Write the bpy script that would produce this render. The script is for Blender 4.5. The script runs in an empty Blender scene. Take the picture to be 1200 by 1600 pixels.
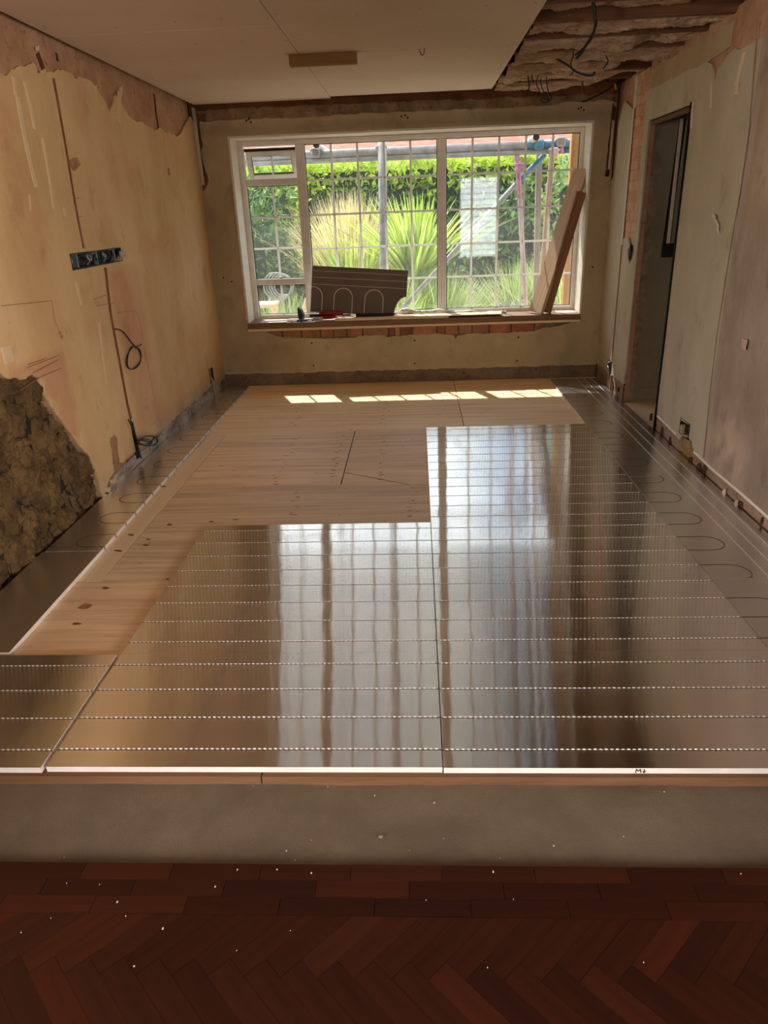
import bpy, bmesh, math, random
from math import sin, cos, pi, sqrt, atan2
from mathutils import Vector, Matrix, noise
from mathutils.geometry import delaunay_2d_cdt

random.seed(7)
SC = bpy.context.scene
COL = SC.collection

# ------------------------------------------------------------------ camera
F_PX, PITCH, YAW, ROLL, EYE = 1111.3, .3971, -.0551, -.0381, Vector((0, 0, 1.51))
cp, sp, cy, sy = cos(PITCH), sin(PITCH), cos(YAW), sin(YAW)
FWD = Vector((sy*cp, cy*cp, -sp))
R0 = Vector((cy, -sy, 0))
U0 = R0.cross(FWD)
RGT = cos(ROLL)*R0 + sin(ROLL)*U0
UPV = -sin(ROLL)*R0 + cos(ROLL)*U0
cam_d = bpy.data.cameras.new('camera')
cam = bpy.data.objects.new('camera', cam_d)
COL.objects.link(cam)
cam_d.sensor_fit = 'HORIZONTAL'
cam_d.sensor_width = 36.0
cam_d.lens = F_PX/1200*36.0
cam_d.clip_start = .05
cam_d.clip_end = 500
M = Matrix((RGT, UPV, -FWD)).transposed().to_4x4()
M.translation = EYE
cam.matrix_world = M
SC.camera = cam

# ------------------------------------------------------------------ sky, sun, exposure
SC.view_settings.view_transform = 'Standard'
SC.view_settings.look = 'None'
SC.view_settings.gamma = 1
SC.view_settings.use_curve_mapping = False
SC.view_settings.exposure = 0.22
try:
    SC.cycles.use_denoising = True
    SC.cycles.max_bounces = 10
    SC.cycles.diffuse_bounces = 6
    SC.cycles.transparent_max_bounces = 16
    SC.cycles.sample_clamp_indirect = 4.0
    SC.cycles.caustics_reflective = False
    SC.cycles.caustics_refractive = False
except Exception:
    pass

def srgb(r, g, b):
    def c(v):
        v = v/255
        return v/12.92 if v <= .04045 else ((v+.055)/1.055)**2.4
    return (c(r), c(g), c(b), 1)

SKY_STRENGTH, SUN_STRENGTH, SIDE_POWER, REAR_POWER = 3.9, 7.6, 440.0, 44.0
W = bpy.data.worlds.new('sky')
SC.world = W
W.use_nodes = True
nt = W.node_tree
nt.nodes.clear()
tc = nt.nodes.new('ShaderNodeTexCoord')
mp = nt.nodes.new('ShaderNodeMapping'); mp.inputs['Scale'].default_value = (2.2, 2.2, 5.0)
nz = nt.nodes.new('ShaderNodeTexNoise'); nz.inputs['Scale'].default_value = 1.6; nz.inputs['Detail'].default_value = 7
nz.inputs['Roughness'].default_value = .55
rp = nt.nodes.new('ShaderNodeValToRGB')
rp.color_ramp.elements[0].position = .43; rp.color_ramp.elements[0].color = (.10, .18, .32, 1)
rp.color_ramp.elements[1].position = .57; rp.color_ramp.elements[1].color = (.93, .97, 1.04, 1)
bg = nt.nodes.new('ShaderNodeBackground'); bg.inputs['Strength'].default_value = SKY_STRENGTH
ow = nt.nodes.new('ShaderNodeOutputWorld')
L = nt.links.new
L(tc.outputs['Generated'], mp.inputs['Vector']); L(mp.outputs['Vector'], nz.inputs['Vector'])
L(nz.outputs['Fac'], rp.inputs['Fac']); L(rp.outputs['Color'], bg.inputs['Color']); L(bg.outputs['Background'], ow.inputs['Surface'])

sd = bpy.data.lights.new('sun', 'SUN'); sd.energy = SUN_STRENGTH; sd.angle = math.radians(.6); sd.color = (1, .95, .86)
sun = bpy.data.objects.new('sun', sd); COL.objects.link(sun)
sun.rotation_euler = Vector((.40, -1, -1.385)).to_track_quat('-Z', 'Y').to_euler()
sun.location = (-3, 12, 9)

# two fill lamps added behind the camera to brighten the room, then rear-window daylight
for nm, sx_, pw in (('left_fill', -1, 1.0), ('right_fill', 1, 1.0)):
    rd = bpy.data.lights.new(nm, 'AREA'); rd.shape = 'RECTANGLE'; rd.size = 2.7; rd.size_y = 1.9
    rd.energy = SIDE_POWER*pw; rd.color = (1.0, .89, .76)
    rl = bpy.data.objects.new(nm, rd); COL.objects.link(rl)
    rl.location = (sx_*4.42, -2.7, 1.25); rl.rotation_euler = (pi/2, 0, sx_*pi/2)
rd = bpy.data.lights.new('rear_daylight', 'AREA'); rd.shape = 'RECTANGLE'; rd.size = .92; rd.size_y = 1.78
rd.energy = REAR_POWER; rd.color = (.92, 1.0, .95)
rl = bpy.data.objects.new('rear_daylight', rd); COL.objects.link(rl)
rl.location = (1.58, -4.56, 1.33); rl.rotation_euler = (pi/2, 0, 0)
# sampling portal in the front window opening
pd = bpy.data.lights.new('window_portal', 'AREA'); pd.shape = 'RECTANGLE'; pd.size = 3.1; pd.size_y = 1.5
po = bpy.data.objects.new('window_portal', pd); COL.objects.link(po)
po.location = (-.05, 7.30, 1.36); po.rotation_euler = (-pi/2, 0, 0)
try:
    pd.cycles.is_portal = True
except Exception:
    COL.objects.unlink(po)

# ------------------------------------------------------------------ helpers
def at(axis, val, u, v):
    """pixel of the photograph -> world point on the plane axis = val"""
    d = FWD + RGT*((u-600)/F_PX) - UPV*((v-800)/F_PX)
    t = (val - EYE[axis])/d[axis]
    return EYE + d*t

def tag(o, label=None, cat=None, group=None, kind=None):
    if label: o['label'] = label
    if cat: o['category'] = cat
    if group: o['group'] = group
    if kind: o['kind'] = kind
    return o

def empty(name, loc=(0, 0, 0), parent=None):
    o = bpy.data.objects.new(name, None); COL.objects.link(o)
    o.empty_display_size = .05
    o.location = loc
    if parent: o.parent = parent
    return o

class MB:
    def __init__(s):
        s.v = []; s.f = []; s.c = {}
    def add(s, vs, fs, col=None):
        n = len(s.v)
        s.v += [tuple(x) for x in vs]
        for f in fs:
            if col is not None: s.c[len(s.f)] = col
            s.f.append(tuple(n+i for i in f))
        return s
    def box(s, a, b, M=None, col=None):
        (x0, y0, z0), (x1, y1, z1) = a, b
        vs = [Vector(p) for p in ((x0,y0,z0),(x1,y0,z0),(x1,y1,z0),(x0,y1,z0),(x0,y0,z1),(x1,y0,z1),(x1,y1,z1),(x0,y1,z1))]
        if M: vs = [M @ p for p in vs]
        return s.add(vs, ((0,3,2,1),(4,5,6,7),(0,1,5,4),(1,2,6,5),(2,3,7,6),(3,0,4,7)), col)
    def bbox(s, a, b, c=.003, M=None, col=None):
        """box with chamfered vertical-ish edges: 26-gon style bevel on all edges"""
        (x0, y0, z0), (x1, y1, z1) = a, b
        bm = bmesh.new(); bmesh.ops.create_cube(bm, size=1)
        for p in bm.verts:
            p.co = Vector((x0+(p.co.x+.5)*(x1-x0), y0+(p.co.y+.5)*(y1-y0), z0+(p.co.z+.5)*(z1-z0)))
        bmesh.ops.bevel(bm, geom=list(bm.edges), offset=c, segments=1, affect='EDGES')
        bm.verts.index_update()
        vs = [(M @ p.co) if M else p.co.copy() for p in bm.verts]
        fs = [tuple(q.index for q in f.verts) for f in bm.faces]
        bm.free()
        return s.add(vs, fs, col)
    def prism(s, poly, f0, f1, col=None):
        """polygon (2d) lofted between two mappings 2d->3d"""
        n = len(poly)
        vs = [f0(*p) for p in poly] + [f1(*p) for p in poly]
        fs = [tuple(range(n-1, -1, -1)), tuple(range(n, 2*n))] + [(i, (i+1) % n, n+(i+1) % n, n+i) for i in range(n)]
        return s.add(vs, fs, col)
    def tube(s, pts, r, n=8, cap=True, col=None):
        pts = [Vector(p) for p in pts]
        m = len(pts)
        rr = r if isinstance(r, (list, tuple)) else [r]*m
        prev = None; vs = []
        for i, p in enumerate(pts):
            t = (pts[min(i+1, m-1)] - pts[max(i-1, 0)])
            if t.length < 1e-9: t = Vector((0, 0, 1))
            t.normalize()
            if prev is None:
                a = Vector((0, 0, 1)) if abs(t.z) < .9 else Vector((1, 0, 0))
                u = t.cross(a).normalized()
            else:
                u = prev - t*prev.dot(t)
                u = u.normalized() if u.length > 1e-6 else t.cross(Vector((.3, .5, .8))).normalized()
            prev = u
            w = t.cross(u)
            vs += [p + (u*cos(2*pi*k/n) + w*sin(2*pi*k/n))*rr[i] for k in range(n)]
        fs = [(i*n+k, i*n+(k+1) % n, (i+1)*n+(k+1) % n, (i+1)*n+k) for i in range(m-1) for k in range(n)]
        if cap: fs += [tuple(range(n-1, -1, -1)), tuple((m-1)*n+k for k in range(n))]
        return s.add(vs, fs, col)
    def build(s, name, mat, parent=None, smooth=False, **kw):
        me = bpy.data.meshes.new(name)
        me.from_pydata(s.v, [], s.f)
        if s.c:
            ca = me.color_attributes.new('tone', 'FLOAT_COLOR', 'CORNER')
            for p in me.polygons:
                c = s.c.get(p.index, (1, 1, 1, 1))
                for li in p.loop_indices: ca.data[li].color = c
        me.materials.append(mat)
        if smooth:
            for p in me.polygons: p.use_smooth = True
        me.update()
        o = bpy.data.objects.new(name, me); COL.objects.link(o)
        if parent: o.parent = parent
        return tag(o, **kw)

def smooth_path(pts, k=6):
    """Catmull-Rom through points"""
    P = [Vector(p) for p in pts]
    if len(P) < 3: return P
    out = []
    for i in range(len(P)-1):
        p0, p1, p2, p3 = P[max(i-1, 0)], P[i], P[i+1], P[min(i+2, len(P)-1)]
        for j in range(k):
            t = j/k
            out.append(.5*((2*p1) + (p2-p0)*t + (2*p0-5*p1+4*p2-p3)*t*t + (3*p1-p0-3*p2+p3)*t**3))
    out.append(P[-1])
    return out

def jag(poly, amp=.006, step=.03, closed=True, seed=0, lock=None):
    """ragged outline; lock(p) -> True keeps an edge straight"""
    rnd = random.Random(seed); out = []
    n = len(poly)
    for i in range(n if closed else n-1):
        a, b = Vector(poly[i]).to_2d(), Vector(poly[(i+1) % n]).to_2d()
        out.append((a.x, a.y))
        d = (b-a).length
        if lock and lock(a, b): continue
        k = int(d/step)
        nn = Vector((-(b-a).y, (b-a).x))/max(d, 1e-9)
        for j in range(1, k+1):
            q = a + (b-a)*(j/(k+1)) + nn*rnd.uniform(-amp, amp)
            out.append((q.x, q.y))
    if not closed: out.append(tuple(poly[-1]))
    return out

def inside(p, poly):
    x, y = p; c = False; n = len(poly); j = n-1
    for i in range(n):
        xi, yi = poly[i]; xj, yj = poly[j]
        if (yi > y) != (yj > y) and x < (xj-xi)*(y-yi)/(yj-yi)+xi: c = not c
        j = i
    return c

def sheet(name, outer, holes, front, back, mat, parent=None, grid=None, colfn=None, wob=0.0, nrm=None, **kw):
    """plate with a ragged outline and holes; front/back map 2d -> 3d"""
    vs = []; es = []
    for loop in [outer]+holes:
        n0 = len(vs); vs += [Vector(p) for p in loop]
        es += [(n0+i, n0+(i+1) % len(loop)) for i in range(len(loop))]
    if grid:
        xs = [p[0] for p in outer]; ys = [p[1] for p in outer]
        a = min(xs)+grid*.5
        while a < max(xs):
            b = min(ys)+grid*.5
            while b < max(ys):
                q = (a+random.uniform(-.2, .2)*grid, b+random.uniform(-.2, .2)*grid)
                if inside(q, outer) and not any(inside(q, h) for h in holes): vs.append(Vector(q))
                b += grid
            a += grid
    r = delaunay_2d_cdt(vs, es, [], 0, 1e-5)
    V, T = r[0], r[2]
    tris = []
    for t in T:
        c = (V[t[0]]+V[t[1]]+V[t[2]])/3
        if inside(c, outer) and not any(inside(c, h) for h in holes): tris.append(tuple(t))
    cnt = {}
    for t in tris:
        for i in range(3):
            e = (t[i], t[(i+1) % 3]); cnt[e] = 1
    rim = [e for e in cnt if (e[1], e[0]) not in cnt]
    N = len(V)
    fv = []
    for p in V:
        q = Vector(front(p.x, p.y))
        if wob and nrm is not None:
            q = q + nrm*wob*noise.noise(Vector((p.x*2.3, p.y*2.3, 3.1)))
        fv.append(q)
    bv = [Vector(back(p.x, p.y)) for p in V]
    # orientation
    n = (fv[tris[0][1]]-fv[tris[0][0]]).cross(fv[tris[0][2]]-fv[tris[0][0]])
    flip = n.dot(bv[tris[0][0]]-fv[tris[0][0]]) > 0
    F = [(t[::-1] if flip else t) for t in tris]
    S = [((e[1], e[0], N+e[0], N+e[1]) if not flip else (e[0], e[1], N+e[1], N+e[0])) for e in rim]
    me = bpy.data.meshes.new(name); me.from_pydata(fv+bv, [], F+S)
    if colfn:
        ca = me.color_attributes.new('tone', 'FLOAT_COLOR', 'POINT')
        for i, p in enumerate(V):
            c = colfn(p.x, p.y)
            ca.data[i].color = c; ca.data[N+i].color = tuple(k*.8 for k in c[:3])+(1,)
    me.materials.append(mat)
    for i, p in enumerate(me.polygons): p.use_smooth = i < len(F)
    try:
        me.set_sharp_from_angle(angle=.7)
    except Exception:
        pass
    o = bpy.data.objects.new(name, me); COL.objects.link(o)
    if parent: o.parent = parent
    return tag(o, **kw)

def copy_tree(o, parent=None):
    c = o.copy(); COL.objects.link(c)
    if parent: c.parent = parent
    for ch in list(o.children): copy_tree(ch, c)
    return c

# ------------------------------------------------------------------ materials
MATS = {}
def nodes_of(name):
    m = bpy.data.materials.new(name); m.use_nodes = True
    t = m.node_tree; t.nodes.clear()
    out = t.nodes.new('ShaderNodeOutputMaterial'); b = t.nodes.new('ShaderNodeBsdfPrincipled')
    t.links.new(b.outputs[0], out.inputs[0])
    return m, t, b, out

def ramp(t, fac, stops):
    r = t.nodes.new('ShaderNodeValToRGB')
    e = r.color_ramp.elements
    while len(e) < len(stops): e.new(.5)
    for k, (p, c) in enumerate(stops):
        e[k].position = p; e[k].color = c
    t.links.new(fac, r.inputs[0])
    return r.outputs[0]

def mixc(t, fac, a, b, mode='MIX'):
    n = t.nodes.new('ShaderNodeMix'); n.data_type = 'RGBA'; n.blend_type = mode
    for s, x in ((0, fac), (6, a), (7, b)):
        if hasattr(x, 'is_linked'): t.links.new(x, n.inputs[s])
        else: n.inputs[s].default_value = x
    return n.outputs[2]

def ntex(t, scale, detail=4, rough=.55, stretch=(1, 1, 1), coord='Object', dist=0):
    c = t.nodes.new('ShaderNodeTexCoord'); m = t.nodes.new('ShaderNodeMapping'); m.inputs['Scale'].default_value = stretch
    n = t.nodes.new('ShaderNodeTexNoise'); n.inputs['Scale'].default_value = scale; n.inputs['Detail'].default_value = detail
    n.inputs['Roughness'].default_value = rough; n.inputs['Distortion'].default_value = dist
    t.links.new(c.outputs[coord], m.inputs[0]); t.links.new(m.outputs[0], n.inputs['Vector'])
    return n.outputs['Fac']

def bump(t, b, h, strength=.3, dist=.01):
    n = t.nodes.new('ShaderNodeBump'); n.inputs['Strength'].default_value = strength; n.inputs['Distance'].default_value = dist
    t.links.new(h, n.inputs['Height']); t.links.new(n.outputs[0], b.inputs['Normal'])

def mat_noise(name, c1, c2, scale=8, rough=.85, stretch=(1, 1, 1), bstr=.25, bscale=None, bdist=.006, tone=False, lo=.35, hi=.65, spec=.3, c3=None, detail=5):
    m, t, b, o = nodes_of(name)
    f = ntex(t, scale, detail, .6, stretch)
    col = ramp(t, f, [(lo, c1), (hi, c2)])
    if c3:
        g = ntex(t, scale*4.3, 5, .65, stretch)
        col = mixc(t, ramp(t, g, [(.55, (0, 0, 0, 1)), (.72, (1, 1, 1, 1))]), col, c3)
    if tone:
        a = t.nodes.new('ShaderNodeAttribute'); a.attribute_name = 'tone'
        col = mixc(t, 1.0, col, a.outputs['Color'], 'MULTIPLY')
    t.links.new(col, b.inputs['Base Color']); b.inputs['Roughness'].default_value = rough
    b.inputs['Specular IOR Level'].default_value = spec
    if bstr: bump(t, b, ntex(t, bscale or scale*3, 6, .65, stretch), bstr, bdist)
    MATS[name] = m
    return m

def mat_plain(name, c, rough=.5, metal=0, spec=.5, bstr=0, bscale=30):
    m, t, b, o = nodes_of(name)
    f = ntex(t, 14, 3)
    col = ramp(t, f, [(.3, tuple(x*.88 for x in c[:3])+(1,)), (.7, c)])
    t.links.new(col, b.inputs['Base Color'])
    b.inputs['Roughness'].default_value = rough; b.inputs['Metallic'].default_value = metal
    b.inputs['Specular IOR Level'].default_value = spec
    if bstr: bump(t, b, ntex(t, bscale, 4), bstr, .003)
    MATS[name] = m
    return m

def mat_wood(name, c1, c2, axis=0, scale=3.0, rough=.6, tone=False, knots=None, spec=.3, fine=1.0, per_obj=0.0, bstr=.12):
    m, t, b, o = nodes_of(name)
    st = [22*fine, 22*fine, 22*fine]; st[axis] = 1.0
    f = ntex(t, scale, 6, .6, st, dist=.4)
    st2 = [7, 7, 7]; st2[axis] = .6
    g = ntex(t, scale*.8, 3, .5, st2, dist=1.2)
    col = ramp(t, f, [(.32, c1), (.66, c2)])
    col = mixc(t, .35, col, ramp(t, g, [(.35, c1), (.6, c2)]))
    if knots:
        c = t.nodes.new('ShaderNodeTexCoord'); mp_ = t.nodes.new('ShaderNodeMapping')
        sc_ = [3.2, 3.2, 3.2]; sc_[axis] = 1.1; mp_.inputs['Scale'].default_value = sc_
        v = t.nodes.new('ShaderNodeTexVoronoi'); v.inputs['Scale'].default_value = 2.6
        t.links.new(c.outputs['Object'], mp_.inputs[0]); t.links.new(mp_.outputs[0], v.inputs['Vector'])
        col = mixc(t, ramp(t, v.outputs['Distance'], [(.05, (1, 1, 1, 1)), (.10, (0, 0, 0, 1))]), col, knots)
    if tone:
        a = t.nodes.new('ShaderNodeAttribute'); a.attribute_name = 'tone'
        col = mixc(t, 1.0, col, a.outputs['Color'], 'MULTIPLY')
    if per_obj:
        oi = t.nodes.new('ShaderNodeObjectInfo')
        k = 1-per_obj
        col = mixc(t, 1.0, col, ramp(t, oi.outputs['Random'], [(0, (k, k, k, 1)), (1, (1.25, 1.2, 1.15, 1))]), 'MULTIPLY')
    t.links.new(col, b.inputs['Base Color']); b.inputs['Roughness'].default_value = rough
    b.inputs['Specular IOR Level'].default_value = spec
    bump(t, b, f, bstr, .003)
    MATS[name] = m
    return m

# wall coats
def mat_plaster(name, c, dark, light, stain, bs=.25, streak=.3, st=(1, 1, .16)):
    m, t, b, o = nodes_of(name)
    col = ramp(t, ntex(t, 1.5, 5, .6, (1, 1, .5)), [(.3, dark), (.5, c), (.7, light)])
    col = mixc(t, mul(t, ramp(t, ntex(t, 7, 5, .65, st), [(.52, (0, 0, 0, 1)), (.70, (1, 1, 1, 1))]), streak), col, light)
    col = mixc(t, mul(t, ramp(t, ntex(t, 4.1, 6, .7, (1.2, 1.2, .8)), [(.56, (0, 0, 0, 1)), (.66, (1, 1, 1, 1))]), .45), col, stain)
    col = mixc(t, mul(t, ramp(t, ntex(t, 42, 4, .7), [(.60, (0, 0, 0, 1)), (.70, (1, 1, 1, 1))]), .35), col, stain)
    a = t.nodes.new('ShaderNodeAttribute'); a.attribute_name = 'tone'
    col = mixc(t, 1.0, col, a.outputs['Color'], 'MULTIPLY')
    t.links.new(col, b.inputs['Base Color']); b.inputs['Roughness'].default_value = .9; b.inputs['Specular IOR Level'].default_value = .2
    bump(t, b, ntex(t, 16, 7, .68, (1, 1, .6)), bs, .008)
    MATS[name] = m
    return m
def mul(t, c, k):
    n = t.nodes.new('ShaderNodeMath'); n.operation = 'MULTIPLY'; n.inputs[1].default_value = k
    t.links.new(c, n.inputs[0]); return n.outputs[0]
m_plaster_l = mat_plaster('plaster_cream', srgb(216, 182, 136), srgb(200, 163, 115), srgb(228, 198, 156), srgb(184, 144, 106), .25, .12, (1, 1, .45))
m_plaster_b = mat_plaster('plaster_stone', srgb(190, 173, 142), srgb(174, 157, 125), srgb(204, 189, 160), srgb(158, 140, 112), .28, st=(.6, 1, .6))
m_plaster_r = mat_plaster('plaster_grey', srgb(186, 174, 152), srgb(170, 156, 132), srgb(200, 190, 170), srgb(154, 136, 110), .22)
m_plaster_m = mat_plaster('plaster_mauve', srgb(154, 136, 123), srgb(137, 118, 105), srgb(178, 161, 148), srgb(122, 102, 88), .4, .5, (1.4, 1.4, .4))
m_scrape = mat_plain('scraped_strip', srgb(224, 198, 158), .9)
m_render = mat_noise('old_render', srgb(172, 130, 100), srgb(198, 158, 128), 5, .95, bstr=.55, bscale=18, bdist=.012, c3=srgb(146, 104, 78))
m_render_d = mat_noise('old_render_dark', srgb(120, 78, 52), srgb(160, 108, 74), 6, .95, bstr=.6, bscale=20, bdist=.012)
m_skirt = mat_noise('skirting_scar', srgb(136, 120, 106), srgb(214, 200, 188), 7, .95, bstr=.6, bscale=26, bdist=.012, c3=srgb(70, 58, 50), stretch=(1, .5, 1.4))
m_scar_b = mat_noise('skirting_scar_back', srgb(120, 104, 88), srgb(150, 132, 114), 6, .95, bstr=.5, bscale=24, c3=srgb(84, 70, 60))
m_chase = mat_noise('chase_red', srgb(120, 70, 44), srgb(150, 92, 60), 12, .95, bstr=.5)
m_slot = mat_noise('slot_brown', srgb(70, 44, 30), srgb(96, 62, 42), 10, .95)
m_rubble = mat_noise('rubble_ochre', srgb(80, 60, 37), srgb(126, 99, 64), 9, .95, bstr=1.0, bscale=34, bdist=.02, c3=srgb(66, 50, 32))
m_brick = mat_noise('brick', srgb(176, 128, 100), srgb(202, 156, 128), 9, .95, bstr=.5, tone=True)
m_brick_dark = mat_noise('brick_raw', srgb(128, 84, 60), srgb(160, 110, 80), 9, .95, bstr=.6, tone=True)
m_plaster_p = mat_noise('pink_mortar', srgb(178, 138, 112), srgb(204, 166, 140), 12, .95, bstr=.4)
m_mortar = mat_noise('mortar', srgb(128, 110, 90), srgb(160, 142, 120), 14, .95, bstr=.5)
m_dark = mat_plain('cavity_black', srgb(34, 26, 22), .95)
m_board = mat_noise('plasterboard', srgb(224, 205, 188), srgb(232, 214, 198), 1.2, .9, bstr=.03, bscale=80)
m_joist = mat_wood('joist_timber', srgb(88, 58, 40), srgb(128, 88, 60), 0, 2.2, .8, tone=False)
m_wool = mat_noise('glass_wool', srgb(206, 172, 142), srgb(240, 214, 186), 12, 1.0, bstr=1.0, bscale=34, bdist=.03, stretch=(.5, 2.0, 2.2), spec=.05, c3=srgb(150, 112, 84))
m_white = mat_plain('upvc_white', srgb(246, 240, 234), .35)
m_bead = mat_plain('plaster_reveal', srgb(242, 234, 222), .7)
def mat_bar():
    m, t, b, out = nodes_of('glazing_bar')
    b.inputs['Base Color'].default_value = srgb(244, 242, 240); b.inputs['Roughness'].default_value = .4
    tl = t.nodes.new('ShaderNodeBsdfTranslucent'); tl.inputs[0].default_value = srgb(244, 242, 238)
    mx = t.nodes.new('ShaderNodeMixShader'); mx.inputs[0].default_value = .4
    t.links.new(b.outputs[0], mx.inputs[1]); t.links.new(tl.outputs[0], mx.inputs[2]); t.links.new(mx.outputs[0], out.inputs[0])
    return m
m_bar = mat_bar()
m_gasket = mat_plain('black_gasket', srgb(28, 26, 26), .6)
m_metal = mat_plain('galvanised_steel', srgb(150, 148, 146), .45, .8, bstr=.2)
m_black = mat_plain('black_plastic', srgb(24, 22, 22), .5)
m_conduit = mat_plain('white_conduit', srgb(222, 208, 198), .5)
m_core = mat_plain('white_polystyrene', srgb(226, 220, 218), .8)
m_concrete = mat_noise('concrete', srgb(106, 93, 80), srgb(130, 115, 100), 3, .85, bstr=.6, bscale=260, bdist=.003, c3=srgb(116, 100, 84), detail=9)
m_lipwood = mat_wood('lip_timber', srgb(92, 62, 42), srgb(120, 86, 60), 0, 2.0, .7, knots=srgb(92, 54, 34))
m_ply = mat_wood('plywood', srgb(202, 176, 144), srgb(246, 226, 196), 0, 1.6, .55, tone=True, knots=None, spec=.35, per_obj=.06)
m_pine = mat_wood('pale_pine', srgb(236, 208, 168), srgb(248, 226, 192), 1, 1.6, .6, knots=srgb(150, 96, 60))
m_parq = mat_wood('parquet', srgb(42, 16, 7), srgb(62, 25, 10), 0, 2.2, .45, tone=True, spec=.25, bstr=.05)
m_tim = mat_wood('plank_brown', srgb(128, 88, 66), srgb(166, 122, 94), 2, 2.2, .75)
m_tim_p = mat_wood('plank_pale', srgb(186, 152, 124), srgb(216, 184, 154), 2, 2.2, .7)
m_tim_olive = mat_wood('batten_olive', srgb(128, 96, 54), srgb(166, 128, 76), 0, 2.4, .7)  # olive-brown timber of the ceiling batten
m_sill = mat_wood('sill_timber', srgb(116, 88, 64), srgb(148, 114, 86), 0, 1.8, .6)
m_paper = mat_plain('off_white', srgb(226, 214, 204), .8)
m_red = mat_plain('red_plastic', srgb(150, 24, 32), .35)
m_blue = mat_plain('blue_plastic', srgb(50, 112, 176), .4)
m_clear = mat_noise('crumpled_film', srgb(176, 168, 160), srgb(236, 230, 226), 14, .25, bstr=.9, bscale=30, spec=.6)
m_orange = mat_wood('post_orange', srgb(206, 146, 82), srgb(232, 178, 110), 2, 2, .6)
m_gpost = mat_wood('post_grey', srgb(134, 122, 108), srgb(168, 152, 136), 2, 2, .8)
m_bpost = mat_wood('post_brown', srgb(150, 116, 92), srgb(184, 150, 122), 2, 2, .8)
m_tube = mat_noise('steel_tube', srgb(140, 136, 132), srgb(180, 176, 172), 10, .5, bstr=.2)
m_tubeblue = mat_noise('blue_tube', srgb(58, 110, 142), srgb(96, 146, 172), 10, .5, bstr=.2)
m_tubepink = mat_noise('pink_tube', srgb(176, 104, 146), srgb(204, 146, 176), 10, .5, bstr=.2)
m_gravel = mat_noise('gravel', srgb(150, 130, 104), srgb(214, 196, 166), 16, .95, bstr=.8, bscale=60, bdist=.02, c3=srgb(96, 100, 62))
m_soffit = mat_plain('soffit', srgb(120, 110, 100), .8)
m_screen = mat_noise('pale_green_slat', srgb(150, 166, 150), srgb(178, 192, 176), 8, .8, bstr=.2)
m_rooft = mat_noise('far_roof_tiles', srgb(150, 96, 78), srgb(186, 132, 112), 3, .9, stretch=(1, 4, 4), bstr=.4)
m_farwall = mat_noise('far_brick', srgb(170, 124, 100), srgb(196, 150, 124), 4, .9, bstr=.2)
m_yellow = mat_plain('yellow_sleeve', srgb(206, 160, 40), .5)
m_pen = mat_plain('black_ink', srgb(20, 18, 18), .7)
m_hallwall = mat_noise('hall_plaster', srgb(130, 122, 100), srgb(146, 138, 116), 2, .9, bstr=.15)

def mat_foil(name, r=.06, base=(.92, .91, .90, 1), wav=.05, amp=.24, floor_r=0.02, mott=0, power=3.0, lean=0.0):
    """rolled foil: fine parallel lines tilt the facets along y only, so reflections smear lengthwise but stay crisp across"""
    m, t, b, o = nodes_of(name)
    b.inputs['Base Color'].default_value = base; b.inputs['Metallic'].default_value = 1
    b.inputs['Roughness'].default_value = r
    c = t.nodes.new('ShaderNodeTexCoord')
    wn = t.nodes.new('ShaderNodeTexWhiteNoise'); wn.noise_dimensions = '2D'
    mp_ = t.nodes.new('ShaderNodeMapping'); mp_.inputs['Scale'].default_value = (31, 9000, 1)
    t.links.new(c.outputs['Object'], mp_.inputs[0]); t.links.new(mp_.outputs[0], wn.inputs[0])
    def mth(op, a, b_=None, c_=None):
        n = t.nodes.new('ShaderNodeMath'); n.operation = op
        for k, x in enumerate((a, b_, c_)):
            if x is None: continue
            if hasattr(x, 'is_linked'): t.links.new(x, n.inputs[k])
            else: n.inputs[k].default_value = x
        return n.outputs[0]
    u = mth('MULTIPLY_ADD', wn.outputs['Value'], 2.0, -1.0)
    sg = mth('SIGN', u); pwv = mth('POWER', mth('ABSOLUTE', u), power)
    sl = mth('MULTIPLY', mth('MULTIPLY', sg, pwv), amp)
    if mott:
        f = ntex(t, 2.2, 4); sl = mth('MULTIPLY', sl, mth('MULTIPLY_ADD', f, 1.6, .2))
    nx_ = mth('MULTIPLY', mth('MULTIPLY_ADD', ntex(t, 13, 2, .5, (1, .6, 1)), 2.0, -1.0), wav)
    ny_ = mth('MULTIPLY_ADD', mth('MULTIPLY_ADD', ntex(t, 6, 2, .5, (.6, 1, 1)), 2.0, -1.0), wav*.6, sl)
    x = t.nodes.new('ShaderNodeCombineXYZ'); t.links.new(nx_, x.inputs[0]); t.links.new(ny_, x.inputs[1]); x.inputs[2].default_value = 1
    g = t.nodes.new('ShaderNodeNewGeometry'); vt = t.nodes.new('ShaderNodeVectorTransform'); vt.vector_type = 'NORMAL'; vt.convert_from = 'OBJECT'; vt.convert_to = 'WORLD'
    t.links.new(x.outputs[0], vt.inputs[0])
    nm = t.nodes.new('ShaderNodeVectorMath'); nm.operation = 'NORMALIZE'; t.links.new(vt.outputs[0], nm.inputs[0])
    t.links.new(nm.outputs[0], b.inputs['Normal'])
    MATS[name] = m
    return m
m_foil = mat_foil('aluminium_foil', .05, wav=.009, amp=.34, power=2.0)
m_foil_d = mat_foil('aluminium_foil_dull', .27, (.90, .88, .87, 1), .05, .16, mott=1)
m_foil_s = mat_foil('aluminium_foil_strip', .22, (.80, .79, .78, 1), .02, .2, mott=1)
m_foil_g = mat_noise('foil_dark_reflection', srgb(112, 98, 88), srgb(122, 108, 98), 3, .5, bstr=.03, spec=.4)  # same foil; its reflection of the dark room is painted brown-grey
m_tab = mat_plain('foil_tab', srgb(206, 200, 196), .3, 1.0)
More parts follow.
